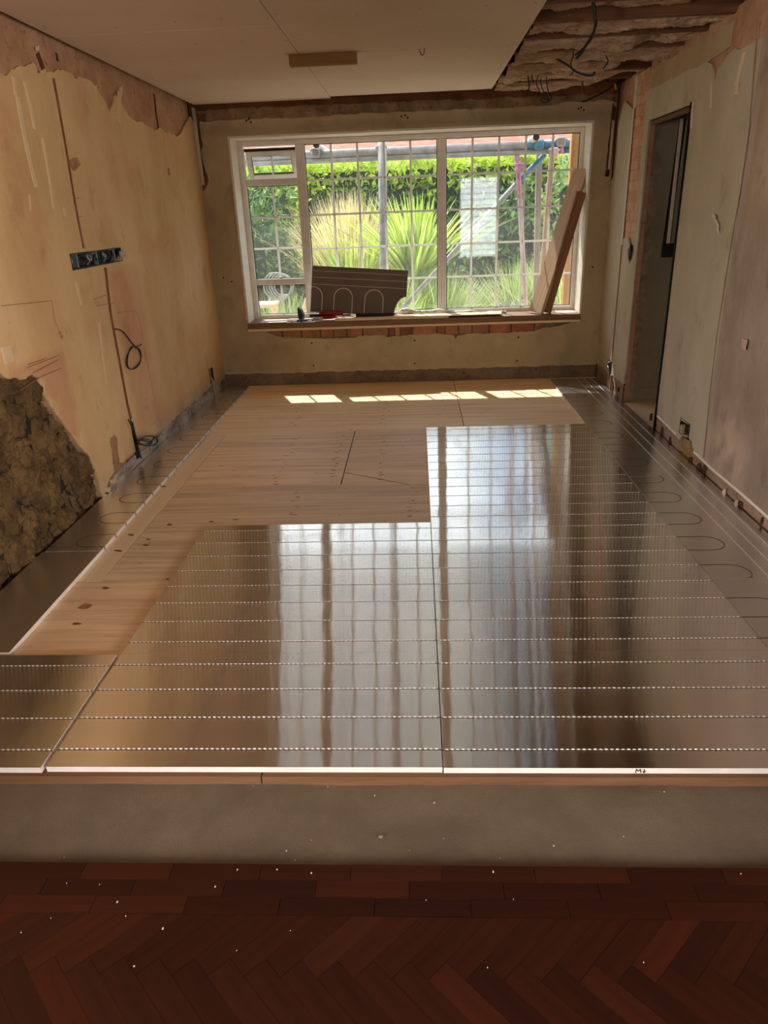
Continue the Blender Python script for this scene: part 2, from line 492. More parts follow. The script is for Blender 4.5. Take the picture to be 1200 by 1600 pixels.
m_tabw = mat_plain('perforation_white', srgb(236, 230, 224), .45, .3)
m_groove = mat_plain('groove_shadow', srgb(92, 84, 80), .6, .3)  # shade of the pipe slots and bends, painted dark grey

def mat_glass():
    m, t, b, out = nodes_of('window_glass')
    t.nodes.remove(b)
    tr = t.nodes.new('ShaderNodeBsdfTransparent'); tr.inputs[0].default_value = (.93, .95, .93, 1)
    gl = t.nodes.new('ShaderNodeBsdfGlossy'); gl.inputs['Roughness'].default_value = .02
    ly = t.nodes.new('ShaderNodeLayerWeight'); ly.inputs['Blend'].default_value = .5
    pw = t.nodes.new('ShaderNodeMath'); pw.operation = 'POWER'; pw.inputs[1].default_value = 5; t.links.new(ly.outputs['Facing'], pw.inputs[0])
    lw = t.nodes.new('ShaderNodeMath'); lw.operation = 'MULTIPLY_ADD'; lw.inputs[1].default_value = .9; lw.inputs[2].default_value = .035
    t.links.new(pw.outputs[0], lw.inputs[0])
    mx = t.nodes.new('ShaderNodeMixShader')
    t.links.new(lw.outputs[0], mx.inputs[0]); t.links.new(tr.outputs[0], mx.inputs[1]); t.links.new(gl.outputs[0], mx.inputs[2])
    dt = t.nodes.new('ShaderNodeBsdfTranslucent'); dt.inputs[0].default_value = (.9, .88, .84, 1)
    m2 = t.nodes.new('ShaderNodeMixShader'); m2.inputs[0].default_value = .022
    t.links.new(mx.outputs[0], m2.inputs[1]); t.links.new(dt.outputs[0], m2.inputs[2]); t.links.new(m2.outputs[0], out.inputs[0])
    return m
m_glass = mat_glass()

def mat_leaf(name, c, trans=.35):
    m, t, b, out = nodes_of(name)
    a = t.nodes.new('ShaderNodeAttribute'); a.attribute_name = 'tone'
    f = ntex(t, 3, 3)
    base = mixc(t, 1.0, ramp(t, f, [(.3, tuple(x*.75 for x in c[:3])+(1,)), (.7, c)]), a.outputs['Color'], 'MULTIPLY')
    t.links.new(base, b.inputs['Base Color']); b.inputs['Roughness'].default_value = .55
    tl = t.nodes.new('ShaderNodeBsdfTranslucent'); t.links.new(base, tl.inputs[0])
    mx = t.nodes.new('ShaderNodeMixShader'); mx.inputs[0].default_value = trans
    t.links.new(b.outputs[0], mx.inputs[1]); t.links.new(tl.outputs[0], mx.inputs[2]); t.links.new(mx.outputs[0], out.inputs[0])
    MATS[name] = m
    return m
m_leaf = mat_leaf('leaves', (1, 1, 1, 1))

# ------------------------------------------------------------------ room dimensions
XL, XR, YB, ZC = -1.90, 1.716, 6.935, 2.42
Y0 = .62
YR = -4.6
ZF, ZP, ZS, ZQ = 0.0, -.020, -.048, -.032      # foil top, plywood top, slab top, parquet top
lf = lambda x: (lambda a, b: (x, a, b))          # (Y,Z) on plane X = x
bf = lambda y: (lambda a, b: (a, y, b))          # (X,Z) on plane Y = y

def L2(u, v):  p = at(0, XL, u, v); return (p.y, p.z)
def R2(u, v):  p = at(0, XR, u, v); return (p.y, p.z)
def B2(u, v):  p = at(1, YB, u, v); return (p.x, p.z)

def fbm(x, y, s, k=3):
    return sum(noise.noise(Vector((x*s*2**i, y*s*2**i, 5.3*i)))/2**i for i in range(k))

# ================================================================== FLOOR
floor = MB().box((-4.6, YR, -.30), (4.6, 7.3, ZS-.12)).build('floor', m_concrete, kind='structure')
slab = MB()
# concrete strip as a slightly uneven plate
nx, ny = 90, 14
vs = []; fs = []
for j in range(ny+1):
    for i in range(nx+1):
        x = -2.2+i*4.4/nx; y = 1.335+j*(1.72-1.335)/ny
        vs.append((x, y, ZS+.004*fbm(x, y, 3)+.0015*fbm(x, y, 22)))
for j in range(ny):
    for i in range(nx):
        a = j*(nx+1)+i; fs.append((a, a+1, a+nx+2, a+nx+1))
slab.add(vs, fs); slab.box((-2.2, 1.335, ZS-.13), (2.2, 1.72, ZS-.012))
slab.build('concrete_strip', m_concrete, floor, smooth=True)
# debris on the strip and the parquet
deb = MB(); pb_ = MB()
for k in range(34):
    x = random.uniform(-1.1, .95); y = random.uniform(1.0, 1.63); r = random.choice([.0008, .001, .0013, .0016])
    z = (ZS if y > 1.34 else ZQ)+.001
    deb.box((x-r, y-r*random.uniform(.5, 2), z-.001), (x+r, y+r, z+r*.9))
for (u, v, r) in ((595, 1307, .007), (545, 1215, .006), (270, 1222, .005), (101, 1340, .004)):
    p = at(2, ZS, u, v)
    pb_.tube([p, p+Vector((0, 0, .002)), p+Vector((0, 0, .004))], [r, r*.9, r*.3], 7)
pb_.build('mortar_crumbs', m_mortar, floor, kind='stuff')
deb.build('debris', m_paper, floor, kind='stuff')

# plywood deck sheets
def ply_tone(ox):
    def f(x, y):
        g = 1+.07*fbm(x, y*2.5, 1.3)
        return (g*ox[0], g*ox[1], g*ox[2], 1)
    return f
PLY = [  # x0,x1,y0,y1,tone
    (-1.90, .345, 5.253, YB, (1.16, 1.10, .98)),
    (.349, XR, 5.253, YB, (1.18, 1.12, .99)),
    (-1.485, XR, 4.073, 5.25, (1.06, 1.02, 1.0)),
    (-1.485, XR, 2.868, 4.07, (1.0, .98, .97)),
    (-1.90, XR, 1.66, 2.865, (.96, .90, .86)),
    (-1.90, -1.623, 2.868, 5.25, (.9, .85, .82)),
]
for (x0, x1, y0, y1, tn) in PLY:
    o = sheet('plywood_sheet', [(x0+.001, y0), (x1-.001, y0), (x1-.001, y1), (x0+.001, y1)], [], lambda a, b: (a, b, ZP), lambda a, b: (a, b, ZP-.018), m_ply, floor, grid=.09, colfn=ply_tone(tn))
sheet('pine_plank', [(-1.620, 2.868), (-1.488, 2.868), (-1.488, 5.25), (-1.620, 5.25)], [], lambda a, b: (a, b, ZP+.0005), lambda a, b: (a, b, ZP-.018), m_pine, floor)
sheet('underlay', [(-2.0, 1.66), (1.8, 1.66), (1.8, 7.0), (-2.0, 7.0)], [], lambda a, b: (a, b, ZP-.0185), lambda a, b: (a, b, ZP-.14), m_dark, floor)
# saw cuts of the trap in the deck, and boat-shaped veneer plugs and knots in rows
cut = MB()
for a, b in (((-.487, 5.247), (-.485, 4.09)), ((-.482, 4.31), (-.06, 4.065))):
    a, b = Vector((a[0], a[1], ZP)), Vector((b[0], b[1], ZP)); d = (b-a).normalized(); n = Vector((-d.y, d.x, 0))*.003
    cut.add([a-n+Vector((0,0,.0006)), a+n+Vector((0,0,.0006)), b+n+Vector((0,0,.0006)), b-n+Vector((0,0,.0006))], [(0, 3, 2, 1)])
cut.build('saw_cut', m_dark, floor)
m_knot = mat_noise('knot', srgb(96, 62, 42), srgb(150, 104, 72), 40, .7, bstr=.1)
m_knot2 = mat_noise('knot_faint', srgb(158, 112, 80), srgb(190, 142, 106), 40, .7, bstr=.1)
kn = MB(); kf = MB()
def knot(mb, x, y, w, h):
    n = 8; a = random.uniform(-.5, .5)
    vs = []
    for k in range(n):
        px_, py_ = w*cos(2*pi*k/n)*random.uniform(.7, 1.15), h*sin(2*pi*k/n)*random.uniform(.6, 1.1)
        vs.append((x+px_*cos(a)-py_*sin(a), y+px_*sin(a)+py_*cos(a), ZP+.0012))
    mb.add(vs, [tuple(range(n))])
for (u0, v0, u1, v1, n) in ((475, 622, 458, 670, 9), (610, 620, 598, 670, 9), (694, 625, 690, 662, 5), (465, 680, 425, 760, 16), (540, 680, 515, 755, 14), (602, 682, 596, 755, 11), (470, 765, 455, 810, 8), (645, 760, 645, 810, 8)):
    for k in range(n):
        t = (k+random.random()*.6)/n
        p = at(2, ZP, u0+(u1-u0)*t+random.uniform(-6, 6), v0+(v1-v0)*t)
        knot(kn if random.random() < .25 else kf, p.x, p.y, random.uniform(.008, .030), random.uniform(.003, .008))
for (u, v, w, h) in ((165, 919, .018, .011), (120, 975, .022, .012), (185, 861, .03, .012), (228, 852, .02, .012), (232, 843, .02, .01), (265, 820, .02, .012), (205, 836, .02, .012), (262, 905, .008, .008), (133, 948, .03, .03), (255, 760, .02, .012), (190, 765, .012, .008), (330, 815, .014, .01), (368, 812, .02, .008)):
    p = at(2, ZP, u, v)
    knot(kn if h < .02 else kf, p.x, p.y, w, h)
for k in range(60):
    x = random.uniform(-1.45, 1.2); y = random.uniform(2.9, 6.8)
    knot(kf, x, y, random.uniform(.004, .02), random.uniform(.002, .006))
kn.build('knots', m_knot, floor, kind='stuff'); kf.build('veneer_flecks', m_knot2, floor, kind='stuff')

# timber lip in front of the deck
for x0, x1 in ((-2.2, -.487), (-.484, 2.2)):
    MB().bbox((x0, 1.625, ZS-.03), (x1, 1.66, ZP), .002).build('edge_batten', m_lipwood, floor)

# parquet: three border courses and herringbone field, each block a part
def clip_y(poly, ymax):
    out = []
    for i in range(len(poly)):
        a, b = poly[i], poly[(i+1) % len(poly)]
        if a[1] <= ymax: out.append(a)
        if (a[1] <= ymax) != (b[1] <= ymax):
            t = (ymax-a[1])/(b[1]-a[1]); out.append((a[0]+(b[0]-a[0])*t, ymax))
    return out
def parquet_block(poly, ang, tone):
    cx = sum(p[0] for p in poly)/len(poly); cyy = sum(p[1] for p in poly)/len(poly)
    c, s = cos(-ang), sin(-ang)
    loc = [((p[0]-cx)*c-(p[1]-cyy)*s, (p[0]-cx)*s+(p[1]-cyy)*c) for p in poly]
    g = .0006
    loc2 = []
    for (x, y) in loc:
        d = sqrt(x*x+y*y) or 1
        loc2.append((x-x/d*g, y-y/d*g))
    mb = MB(); h = random.uniform(-.0006, .0004)
    mb.prism(loc2, lambda a, b: (a, b, -.02), lambda a, b: (a, b, h), col=tone)
    o = mb.build('parquet_block', m_parq, floor)
    o.location = (cx, cyy, ZQ); o.rotation_euler.z = ang
def ptone():
    k = random.choice([.7, .8, .85, .9, .95, 1.0, 1.0, 1.1, 1.4]); return (k*random.uniform(.94, 1.08), k, k*random.uniform(.9, 1.05), 1)
PY = 1.185
for r in range(3):
    y0 = PY+r*.0485; x = -1.75+r*.083
    while x < 1.7:
        ln = .232
        parquet_block([(x, y0), (x+ln, y0), (x+ln, y0+.0485), (x, y0+.0485)], 0, ptone()); x += ln
LB, WB = .230, .0575; n4 = 4
a45 = -pi/4
def rot45(p): return (p[0]*cos(a45)-p[1]*sin(a45), p[0]*sin(a45)+p[1]*cos(a45)+1.035)
for m_ in range(-1, 3):
    for k in range(-26, 27):
        for kind in (0, 1):
            if kind == 0: q = (k*WB, k*WB, k*WB+LB, (k+1)*WB)
            else: q = (k*WB, (k+1)*WB, (k+1)*WB, (k+1)*WB+LB)
            ox = m_*2*LB
            poly = [rot45(p) for p in ((q[0]+ox, q[1]), (q[2]+ox, q[1]), (q[2]+ox, q[3]), (q[0]+ox, q[3]))]
            mx = sum(p[0] for p in poly)/4; my = sum(p[1] for p in poly)/4
            if not (-1.35 < mx < 1.2 and .72 < my < 1.32): continue
            poly = clip_y(poly, PY)
            if len(poly) < 3: continue
            parquet_block(poly, a45 if kind == 0 else a45+pi/2, ptone())
MB().box((-4.6, YR, ZQ-.06), (4.6, 1.335, ZQ-.021)).build('parquet_bed', m_dark, floor)
MB().box((-4.6, YR, ZQ-.02), (4.6, .70, ZQ-.001)).build('parquet_field', m_parq, floor)

# ================================================================== LEFT WALL
wl = MB().box((XL-.30, Y0, -.25), (XL-.045, 7.4, 2.8)).build('wall_left', m_dark, kind='structure')
topL = [(-60, 108), (-20, 118), (0, 115), (8, 119), (15, 113), (25, 106), (28, 104), (40, 104), (48, 100), (52, 96), (57, 104), (60, 115), (75, 112), (82, 112), (84, 114), (91, 108), (100, 110), (112, 116), (116, 122), (122, 120), (132, 123), (140, 126), (146, 131), (154, 143), (165, 160), (172, 176), (177, 163), (180, 148), (185, 150), (188, 158), (195, 172), (200, 179), (208, 187), (215, 191), (222, 190), (228, 196), (240, 202), (246, 203), (252, 200), (258, 206), (268, 208), (275, 213), (280, 212), (285, 205), (290, 193), (297, 182), (302, 190)]
rub = [(-60, 572), (0, 582), (12, 592), (22, 590), (35, 593), (50, 585), (60, 590), (68, 608), (75, 625), (80, 634), (92, 650), (105, 670), (120, 690), (132, 706), (140, 712), (150, 735), (158, 762), (163, 778)]
topL2 = [L2(*p) for p in topL]; rub2 = [(2.25, 1.0)] + [L2(*p) for p in rub]
ZB = .095
bottom = [(4.02, .06), (4.12, .09), (4.3, .10), (4.7, .085), (4.9, .095), (5.1, .085), (5.5, .10), (6.0, .095), (6.5, .105), (YB, .10)]
outer = [(rub2[0][0], topL2[0][1])] + topL2 + [(YB, topL2[-1][1]-.02)] + bottom[::-1] + rub2[::-1]
outer = [(.64, 2.10)] + topL2 + [(YB, 2.25)] + bottom[::-1] + rub2[::-1] + [(.64, 1.0)]
outer = jag(outer, .006, .035, seed=3, lock=lambda a, b: abs(a.x-b.x) > 1.5 or (abs(a.x-YB) < .01 and abs(b.x-YB) < .01))
def strip2(F, pts, w):
    """thin ribbon polygon along pixel points"""
    P = [Vector(F(*p)) for p in pts]; lft = []; rgt = []
    for i, p in enumerate(P):
        d = (P[min(i+1, len(P)-1)]-P[max(i-1, 0)]).normalized(); n = Vector((-d.y, d.x))*w*.5
        lft.append(tuple(p+n)); rgt.append(tuple(p-n))
    return lft+rgt[::-1]
chase1 = strip2(L2, [(84, 122), (92, 165), (104, 235), (118, 320), (131, 388)], .034)
chase2 = strip2(L2, [(165, 418), (173, 490), (186, 560), (199, 630), (205, 655)], .045)
chase3 = strip2(L2, [(206, 660), (212, 690), (217, 716)], .06)
boxq = [L2(*p) for p in ((108, 397), (188, 386), (191, 408), (113, 423))]
hole1 = [L2(*p) for p in ((171, 690), (174, 683), (180, 679), (186, 686), (187, 705), (190, 722), (193, 734), (187, 739), (180, 742), (176, 725), (175, 705))]
hole2 = [L2(*p) for p in ((326, 577), (333, 574), (336, 596), (330, 606))]
hole3 = [L2(*p) for p in ((92, 519), (98, 517), (100, 524), (97, 532), (94, 527))]
hole4 = [L2(*p) for p in ((262, 264), (265, 262), (266, 273), (263, 274))]
hole5 = [L2(*p) for p in ((107, 252), (114, 246), (123, 246), (127, 256), (122, 262), (115, 268), (110, 262))]
patchP = [L2(*p) for p in ((0, 600), (65, 555), (98, 537), (112, 600), (128, 690), (140, 712), (100, 665), (60, 590))]
patchQ = [L2(*p) for p in ((168, 420), (215, 420), (235, 560), (252, 660), (215, 660), (196, 560))]
def tone_l(y, z):
    g = 1+.05*fbm(y, z*.5, 1.7)
    c = [g, g, g]
    if inside((y, z), patchP): c = [c[0]*.88, c[1]*.72, c[2]*.78]
    if inside((y, z), patchQ): c = [c[0]*.95, c[1]*.84, c[2]*.88]
    if z > .85 and y < 3.85: c = [c[0]*.97, c[1]*.93, c[2]*.90]
    if fbm(y, z, 2.6) > .38: c = [c[0]*.97, c[1]*.90, c[2]*.90]
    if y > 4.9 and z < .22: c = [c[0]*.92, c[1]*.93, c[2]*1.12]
    return (c[0], c[1], c[2], 1)
sheet('plaster_coat', outer, [chase1, chase2, chase3, boxq, jag(hole1, .005, .02, seed=8), hole2, hole3, hole4, jag(hole5, .004, .02)], lf(XL), lf(XL-.014), m_plaster_l, wl, grid=.07, colfn=tone_l, wob=.004, nrm=Vector((1, 0, 0)))
# render coat behind, open at the slots, the socket box and the rubble
slots = [strip2(L2, [(64, 82), (69, 96), (73, 108)], .05), strip2(L2, [(93, 82), (95, 96)], .035), strip2(L2, [(244, 146), (247, 175), (251, 200)], .05)]
rub_hole = jag(rub2 + [(4.12, -.2), (rub2[0][0], -.2)], .01, .05, seed=5)
ro = [(.64, 2.44), (6.82, 2.45), (6.82, -.2), (.64, -.2)]
sheet('render_coat', ro, [slots[0], slots[1], slots[2], boxq, [(q[0], q[1]) for q in rub_hole]], lf(XL-.016), lf(XL-.046), m_render, wl, grid=.09, wob=.006, nrm=Vector((1, 0, 0)))
sl = MB()
for ch in slots:
    n = len(ch)//2
    for i in range(n-1): sl.add([(XL-.0195, *ch[i]), (XL-.0195, *ch[i+1]), (XL-.0195, *ch[2*n-2-i]), (XL-.0195, *ch[2*n-1-i])], [(0, 1, 2, 3)])
sl.build('slot_lining', m_slot, wl, kind='stuff')
sp_ = MB()
for pts, w in (([(26, 150), (40, 225), (55, 292)], .030), ([(38, 128), (48, 170), (54, 202)], .022), ([(66, 215), (76, 275), (83, 326)], .016), ([(154, 505), (160, 550), (166, 600)], .020), ([(118, 440), (122, 458), (127, 476)], .022), ([(190, 700), (193, 715)], .014), ([(99, 325), (101, 338)], .02), ([(20, 120), (24, 150)], .02), ([(186, 145), (184, 190)], .05), ([(45, 305), (47, 330)], .012)):
    q = strip2(L2, pts, w); n = len(q)//2
    for i in range(n-1):
        a = [q[i], q[i+1], q[2*n-2-i], q[2*n-1-i]]
        sp_.add([(XL+.0055, *p) for p in a]+[(XL-.002, *p) for p in a], [(0, 1, 2, 3), (7, 6, 5, 4), (0, 4, 5, 1), (1, 5, 6, 2), (2, 6, 7, 3), (3, 7, 4, 0)])
sp_.build('filler_strips', m_scrape, wl, kind='stuff')
cm = MB()
for ch in (chase1, chase2):
    n = len(ch)//2
    for i in range(n-1):
        a, b, c, d = ch[i], ch[i+1], ch[2*n-2-i], ch[2*n-1-i]
        cm.add([(XL-.0025, *a), (XL-.0025, *b), (XL-.0025, *c), (XL-.0025, *d)], [(0, 1, 2, 3)])
cm.build('chase_lining', m_chase, wl)
n = len(chase3)//2
cm = MB()
for i in range(n-1):
    cm.add([(XL-.003, *chase3[i]), (XL-.003, *chase3[i+1]), (XL-.003, *chase3[2*n-2-i]), (XL-.003, *chase3[2*n-1-i])], [(0, 1, 2, 3)])
cm.build('chase_hole', m_dark, wl)
# rough stone and mortar where the plaster is off
def lumps(y, z):
    wy, wz = y+.05*fbm(y, z, 5), z+.06*fbm(y+7, z, 5)
    d = noise.voronoi(Vector((wy*9, wz*6.5, 1.7)))[0]
    e = noise.voronoi(Vector((wy*21, wz*15, 4.1)))[0]
    crack = -.020*math.exp(-((d[1]-d[0])/.07)**2)
    crack2 = -.010*math.exp(-((e[1]-e[0])/.08)**2)
    return crack+crack2-.020*min(d[0], 1)+.026*fbm(y, z, 7)+.012*fbm(y, z, 24, 4)
vs = []; fs = []; NY, NZ = 300, 170
ya, yb_, za, zb_ = 2.2, 4.16, -.2, 1.06
for j in range(NZ+1):
    for i in range(NY+1):
        y = ya+(yb_-ya)*i/NY; z = za+(zb_-za)*j/NZ
        top = .80+.05*sin(y*3)
        amp = 1.0 if z < top else .45
        ledge = .018*math.exp(-((z-top)/.02)**2)
        vs.append((XL-.012+amp*lumps(y, z)+ledge*(1 if y < 3.5 else 0), y, z))
for j in range(NZ):
    for i in range(NY):
        c = (ya+(yb_-ya)*(i+.5)/NY, za+(zb_-za)*(j+.5)/NZ)
        if inside(c, rub_hole):
            a = j*(NY+1)+i; fs.append((a, a+1, a+NY+2, a+NY+1))
MB().add(vs, fs).build('rough_masonry', m_rubble, wl, smooth=True, kind='stuff')
# skirting scar: ragged grey band at the foot of the wall
scar = jag([(4.06, -.15), (YB, -.15), (YB, .10), (6.2, .105), (5.6, .095), (5.2, .10), (5.0, .06), (4.75, .05), (4.4, .075), (4.06, .05)], .006, .04, seed=11)
sheet('skirting_scar', scar, [], lf(XL-.006), lf(XL-.02), m_skirt, wl, grid=.05, wob=.008, nrm=Vector((1, 0, 0)))
# pale flakes of plaster hanging on edges
fl = MB()
for (u, v, a, b_) in ((69, 112, 7, 4), (75, 118, 5, 2), (190, 142, 3, 14), (150, 140, 3, 12), (162, 168, 3, 10), (60, 75, 3, 8), (170, 765, 7, 8), (178, 752, 8, 6), (165, 775, 4, 6)):
    q = [Vector(at(0, XL+.006, u+dx, v+dy)) for dx, dy in ((-a*.5, -b_*.4), (a*.5, -b_*.6), (a*.4, b_*.5), (-a*.3, b_*.5))]
    q2 = [p+Vector((-.012, 0, 0)) for p in q]
    fl.add(q+q2, [(0, 1, 2, 3), (7, 6, 5, 4), (0, 4, 5, 1), (1, 5, 6, 2), (2, 6, 7, 3), (3, 7, 4, 0)])
fl.build('plaster_flakes', m_scrape, wl, kind='stuff')
# pencil outlines left by the electrician
def pencil(name, F, xoff, paths, w, parent):
    mb = MB()
    for pts in paths:
        P = [F(*p) for p in pts]
        for a, b in zip(P[:-1], P[1:]):
            d = Vector(b)-Vector(a); n = Vector((-d.y, d.x)).normalized()*w*.5
            mb.add([(xoff, a[0]+n.x, a[1]+n.y), (xoff, b[0]+n.x, b[1]+n.y), (xoff, b[0]-n.x, b[1]-n.y), (xoff, a[0]-n.x, a[1]-n.y)], [(0, 1, 2, 3)])
    return mb.build(name, m_pencil, parent)
m_pencil = mat_plain('pencil', srgb(134, 102, 76), .8)
pencil('pencil_marks', L2, XL+.0045, [
    [(182, 489), (195, 486), (210, 486), (214, 490), (218, 505), (228, 560), (238, 610), (244, 650), (243, 656), (237, 664)],
    [(145, 468), (165, 461)], [(150, 478), (178, 473)], [(146, 470), (151, 478)], [(150, 471), (153, 476)],
    [(203, 618), (206, 628)], [(226, 622), (228, 626)], [(225, 632), (228, 642)], [(230, 632), (231, 642)], [(225, 638), (230, 636)],
    [(30, 610), (60, 590), (95, 575)], [(40, 575), (92, 555)], [(42, 570), (70, 560)], [(50, 583), (90, 562)],
    [(0, 478), (80, 470)], [(80, 470), (84, 500), (92, 520)], [(115, 310), (124, 309)], [(117, 340), (128, 338)]], .0028, wl)

# ================================================================== BACK WALL with the window opening
OX0, OX1, OZ0, OZ1 = -1.625, 1.535, .545, 2.175
wb = MB()
for a, b in (((-2.2, -.25), (OX0, 2.8)), ((OX1, -.25), (2.3, 2.8)), ((OX0, -.25), (OX1, OZ0)), ((OX0, OZ1), (OX1, 2.8))):
    wb.box((a[0], YB+.03, a[1]), (b[0], 7.42, b[1]))
wb = wb.build('wall_back', m_mortar, kind='structure')
pb_out = [(XL, .10), (-1.2, .098), (-.4, .10), (.5, .095), (1.2, .10), (XR, .098), (XR, 2.30), (1.60, 2.33), (1.45, 2.315), (1.3, 2.325), (1.15, 2.30), (1.0, 2.31), (.8, 2.30), (.4, 2.305), (0, 2.30), (-.4, 2.31), (-1.0, 2.295), (-1.4, 2.305), (XL, 2.30)]
pb_out = jag(pb_out, .006, .05, seed=21, lock=lambda a, b: abs(a.x-b.x) < .01)
tearL = [B2(*p) for p in ((303, 172), (313, 172), (312, 195), (314, 215), (317, 228), (314, 238), (320, 262), (326, 283), (322, 293), (317, 300), (313, 285), (308, 240))]
tearR = [B2(*p) for p in ((958, 160), (965, 170), (962, 200), (955, 262), (951, 276), (947, 276), (948, 250), (953, 200))]
under = [B2(*p) for p in ((392, 513), (420, 512), (540, 509), (700, 505), (850, 500), (905, 496), (900, 501), (870, 510), (850, 512), (830, 518), (800, 519), (760, 521), (735, 521), (716, 524), (712, 530), (708, 523), (680, 521), (640, 523), (606, 527), (600, 524), (570, 524), (545, 528), (500, 529), (460, 528), (435, 526), (420, 521), (412, 515))]
under = [(x, min(z, OZ0-.012)) for x, z in under]
win_h = [(OX0, OZ0), (OX1, OZ0), (OX1, OZ1), (OX0, OZ1)]
pR = [B2(*p) for p in ((880, 520), (920, 480), (925, 540), (885, 560))]
def tone_b(x, z):
    g = 1+.07*fbm(x, z, 2.2)
    c = [g, g, g]
    if z > 2.255 or z < .125: c = [g*1.14, g*1.12, g*1.10]
    if z > 2.20 and z < 2.255: c = [g*.86]*3
    s = fbm(x+4, z, 5)
    if s > .45: c = [k*1.10 for k in c]
    if s < -.5: c = [k*.92 for k in c]
    return (c[0], c[1], c[2], 1)
sheet('plaster_coat', pb_out, [win_h, jag(tearL, .004, .03, seed=4), jag(tearR, .004, .03, seed=6), jag(under, .005, .03, seed=9)], bf(YB), bf(YB+.016), m_plaster_b, wb, grid=.07, colfn=tone_b, wob=.003, nrm=Vector((0, -1, 0)))
# band above the plaster where the coving was, and the skirting scar
def tone_band(x, z):
    k = 1+.35*fbm(x, z, 6); return (k, k, k, 1)
m_cove = mat_noise('coving_scar', srgb(140, 116, 90), srgb(178, 152, 120), 6, .95, bstr=.6, bscale=20, tone=True, c3=srgb(120, 80, 54))
sheet('coving_scar', jag([(XL, 2.27), (XR, 2.27), (XR, 2.37), (.9, 2.375), (.2, 2.38), (-.6, 2.385), (-1.2, 2.39), (XL, 2.385)], .008, .05, seed=31), [[(q[0], q[1]) for q in ((XL+.02, 2.26), (XL+.11, 2.26), (XL+.11, 2.36), (XL+.02, 2.36))]], bf(YB+.012), bf(YB+.03), m_cove, wb, grid=.05, colfn=tone_band)
sheet('coving_scar', [(XL, 2.35), (XR, 2.35), (XR, 2.6), (XL, 2.6)], [], bf(YB+.024), bf(YB+.031), m_render_d, wb, grid=.1)
sheet('skirting_scar', jag([(XL, -.1), (XR, -.1), (XR, .11), (XL, .11)], .003, .06, seed=33), [], bf(YB+.010), bf(YB+.03), m_scar_b, wb, grid=.06, wob=.006, nrm=Vector((0, -1, 0)))
# bricks bared under the sill, one by one
BR = [(415, 440, .75, .72, .68), (441, 470, .82, .78, .7), (471, 500, .85, .86, .74), (501, 520, .95, .78, .68), (521, 541, .85, .85, .78), (542, 566, 1.0, .82, .7), (567, 606, .92, .98, .86), (607, 616, .7, .5, .46), (617, 625, 1.15, 1.1, 1.05), (626, 644, .72, .52, .48), (645, 682, 1.15, .95, .82), (683, 695, .8, .58, .5), (696, 716, 1.1, .92, .8), (717, 737, .95, .95, .84), (738, 764, .9, .86, .76), (765, 798, 1.05, .78, .62), (799, 834, .85, .6, .5), (835, 852, .7, .7, .66)]
for (u0, u1, r, g, b_) in BR:
    x0 = B2(u0, 515)[0]+.002; x1 = B2(u1, 515)[0]-.002
    MB().bbox((x0, YB+.004+random.uniform(0, .006), .425+random.uniform(-.004, .004)), (x1, YB+.06, .522), .004, col=(r*.80, g*.82, b_*.82, 1)).build('brick', m_brick, wb)
dl = MB()
for t_ in (tearL, tearR):
    xs = [p[0] for p in t_]; zs = [p[1] for p in t_]
    dl.add([(min(xs)-.03, YB+.02, min(zs)-.03), (max(xs)+.03, YB+.02, min(zs)-.03), (max(xs)+.03, YB+.02, max(zs)+.05), (min(xs)-.03, YB+.02, max(zs)+.05)], [(0, 1, 2, 3)])
dl.build('corner_chases', m_render_d, wb, kind='stuff')
# white lined reveal of the window
rv = MB()
rv.box((OX0-.002, YB-.004, OZ0), (OX0+.016, 7.215, OZ1)); rv.box((OX1-.016, YB-.004, OZ0), (OX1+.002, 7.215, OZ1)); rv.box((OX0+.016, YB-.004, OZ1-.014), (OX1-.016, 7.215, OZ1+.002))
rv.build('window_reveal', m_bead, wb)
# tiny plug holes
ph = MB()
for (u, v) in ((385, 188), (389, 186), (392, 191), (627, 182), (633, 180), (637, 184), (904, 170), (908, 168), (912, 172), (487, 536), (490, 571), (648, 532), (648, 568), (810, 527), (808, 564), (926, 417), (349, 434), (362, 440)):
    p = at(1, YB-.001, u, v); ph.tube([p+Vector((0, -.0035, 0)), p+Vector((0, .004, 0))], .008, 7)
ph.build('plug_holes', m_dark, wb, kind='stuff')

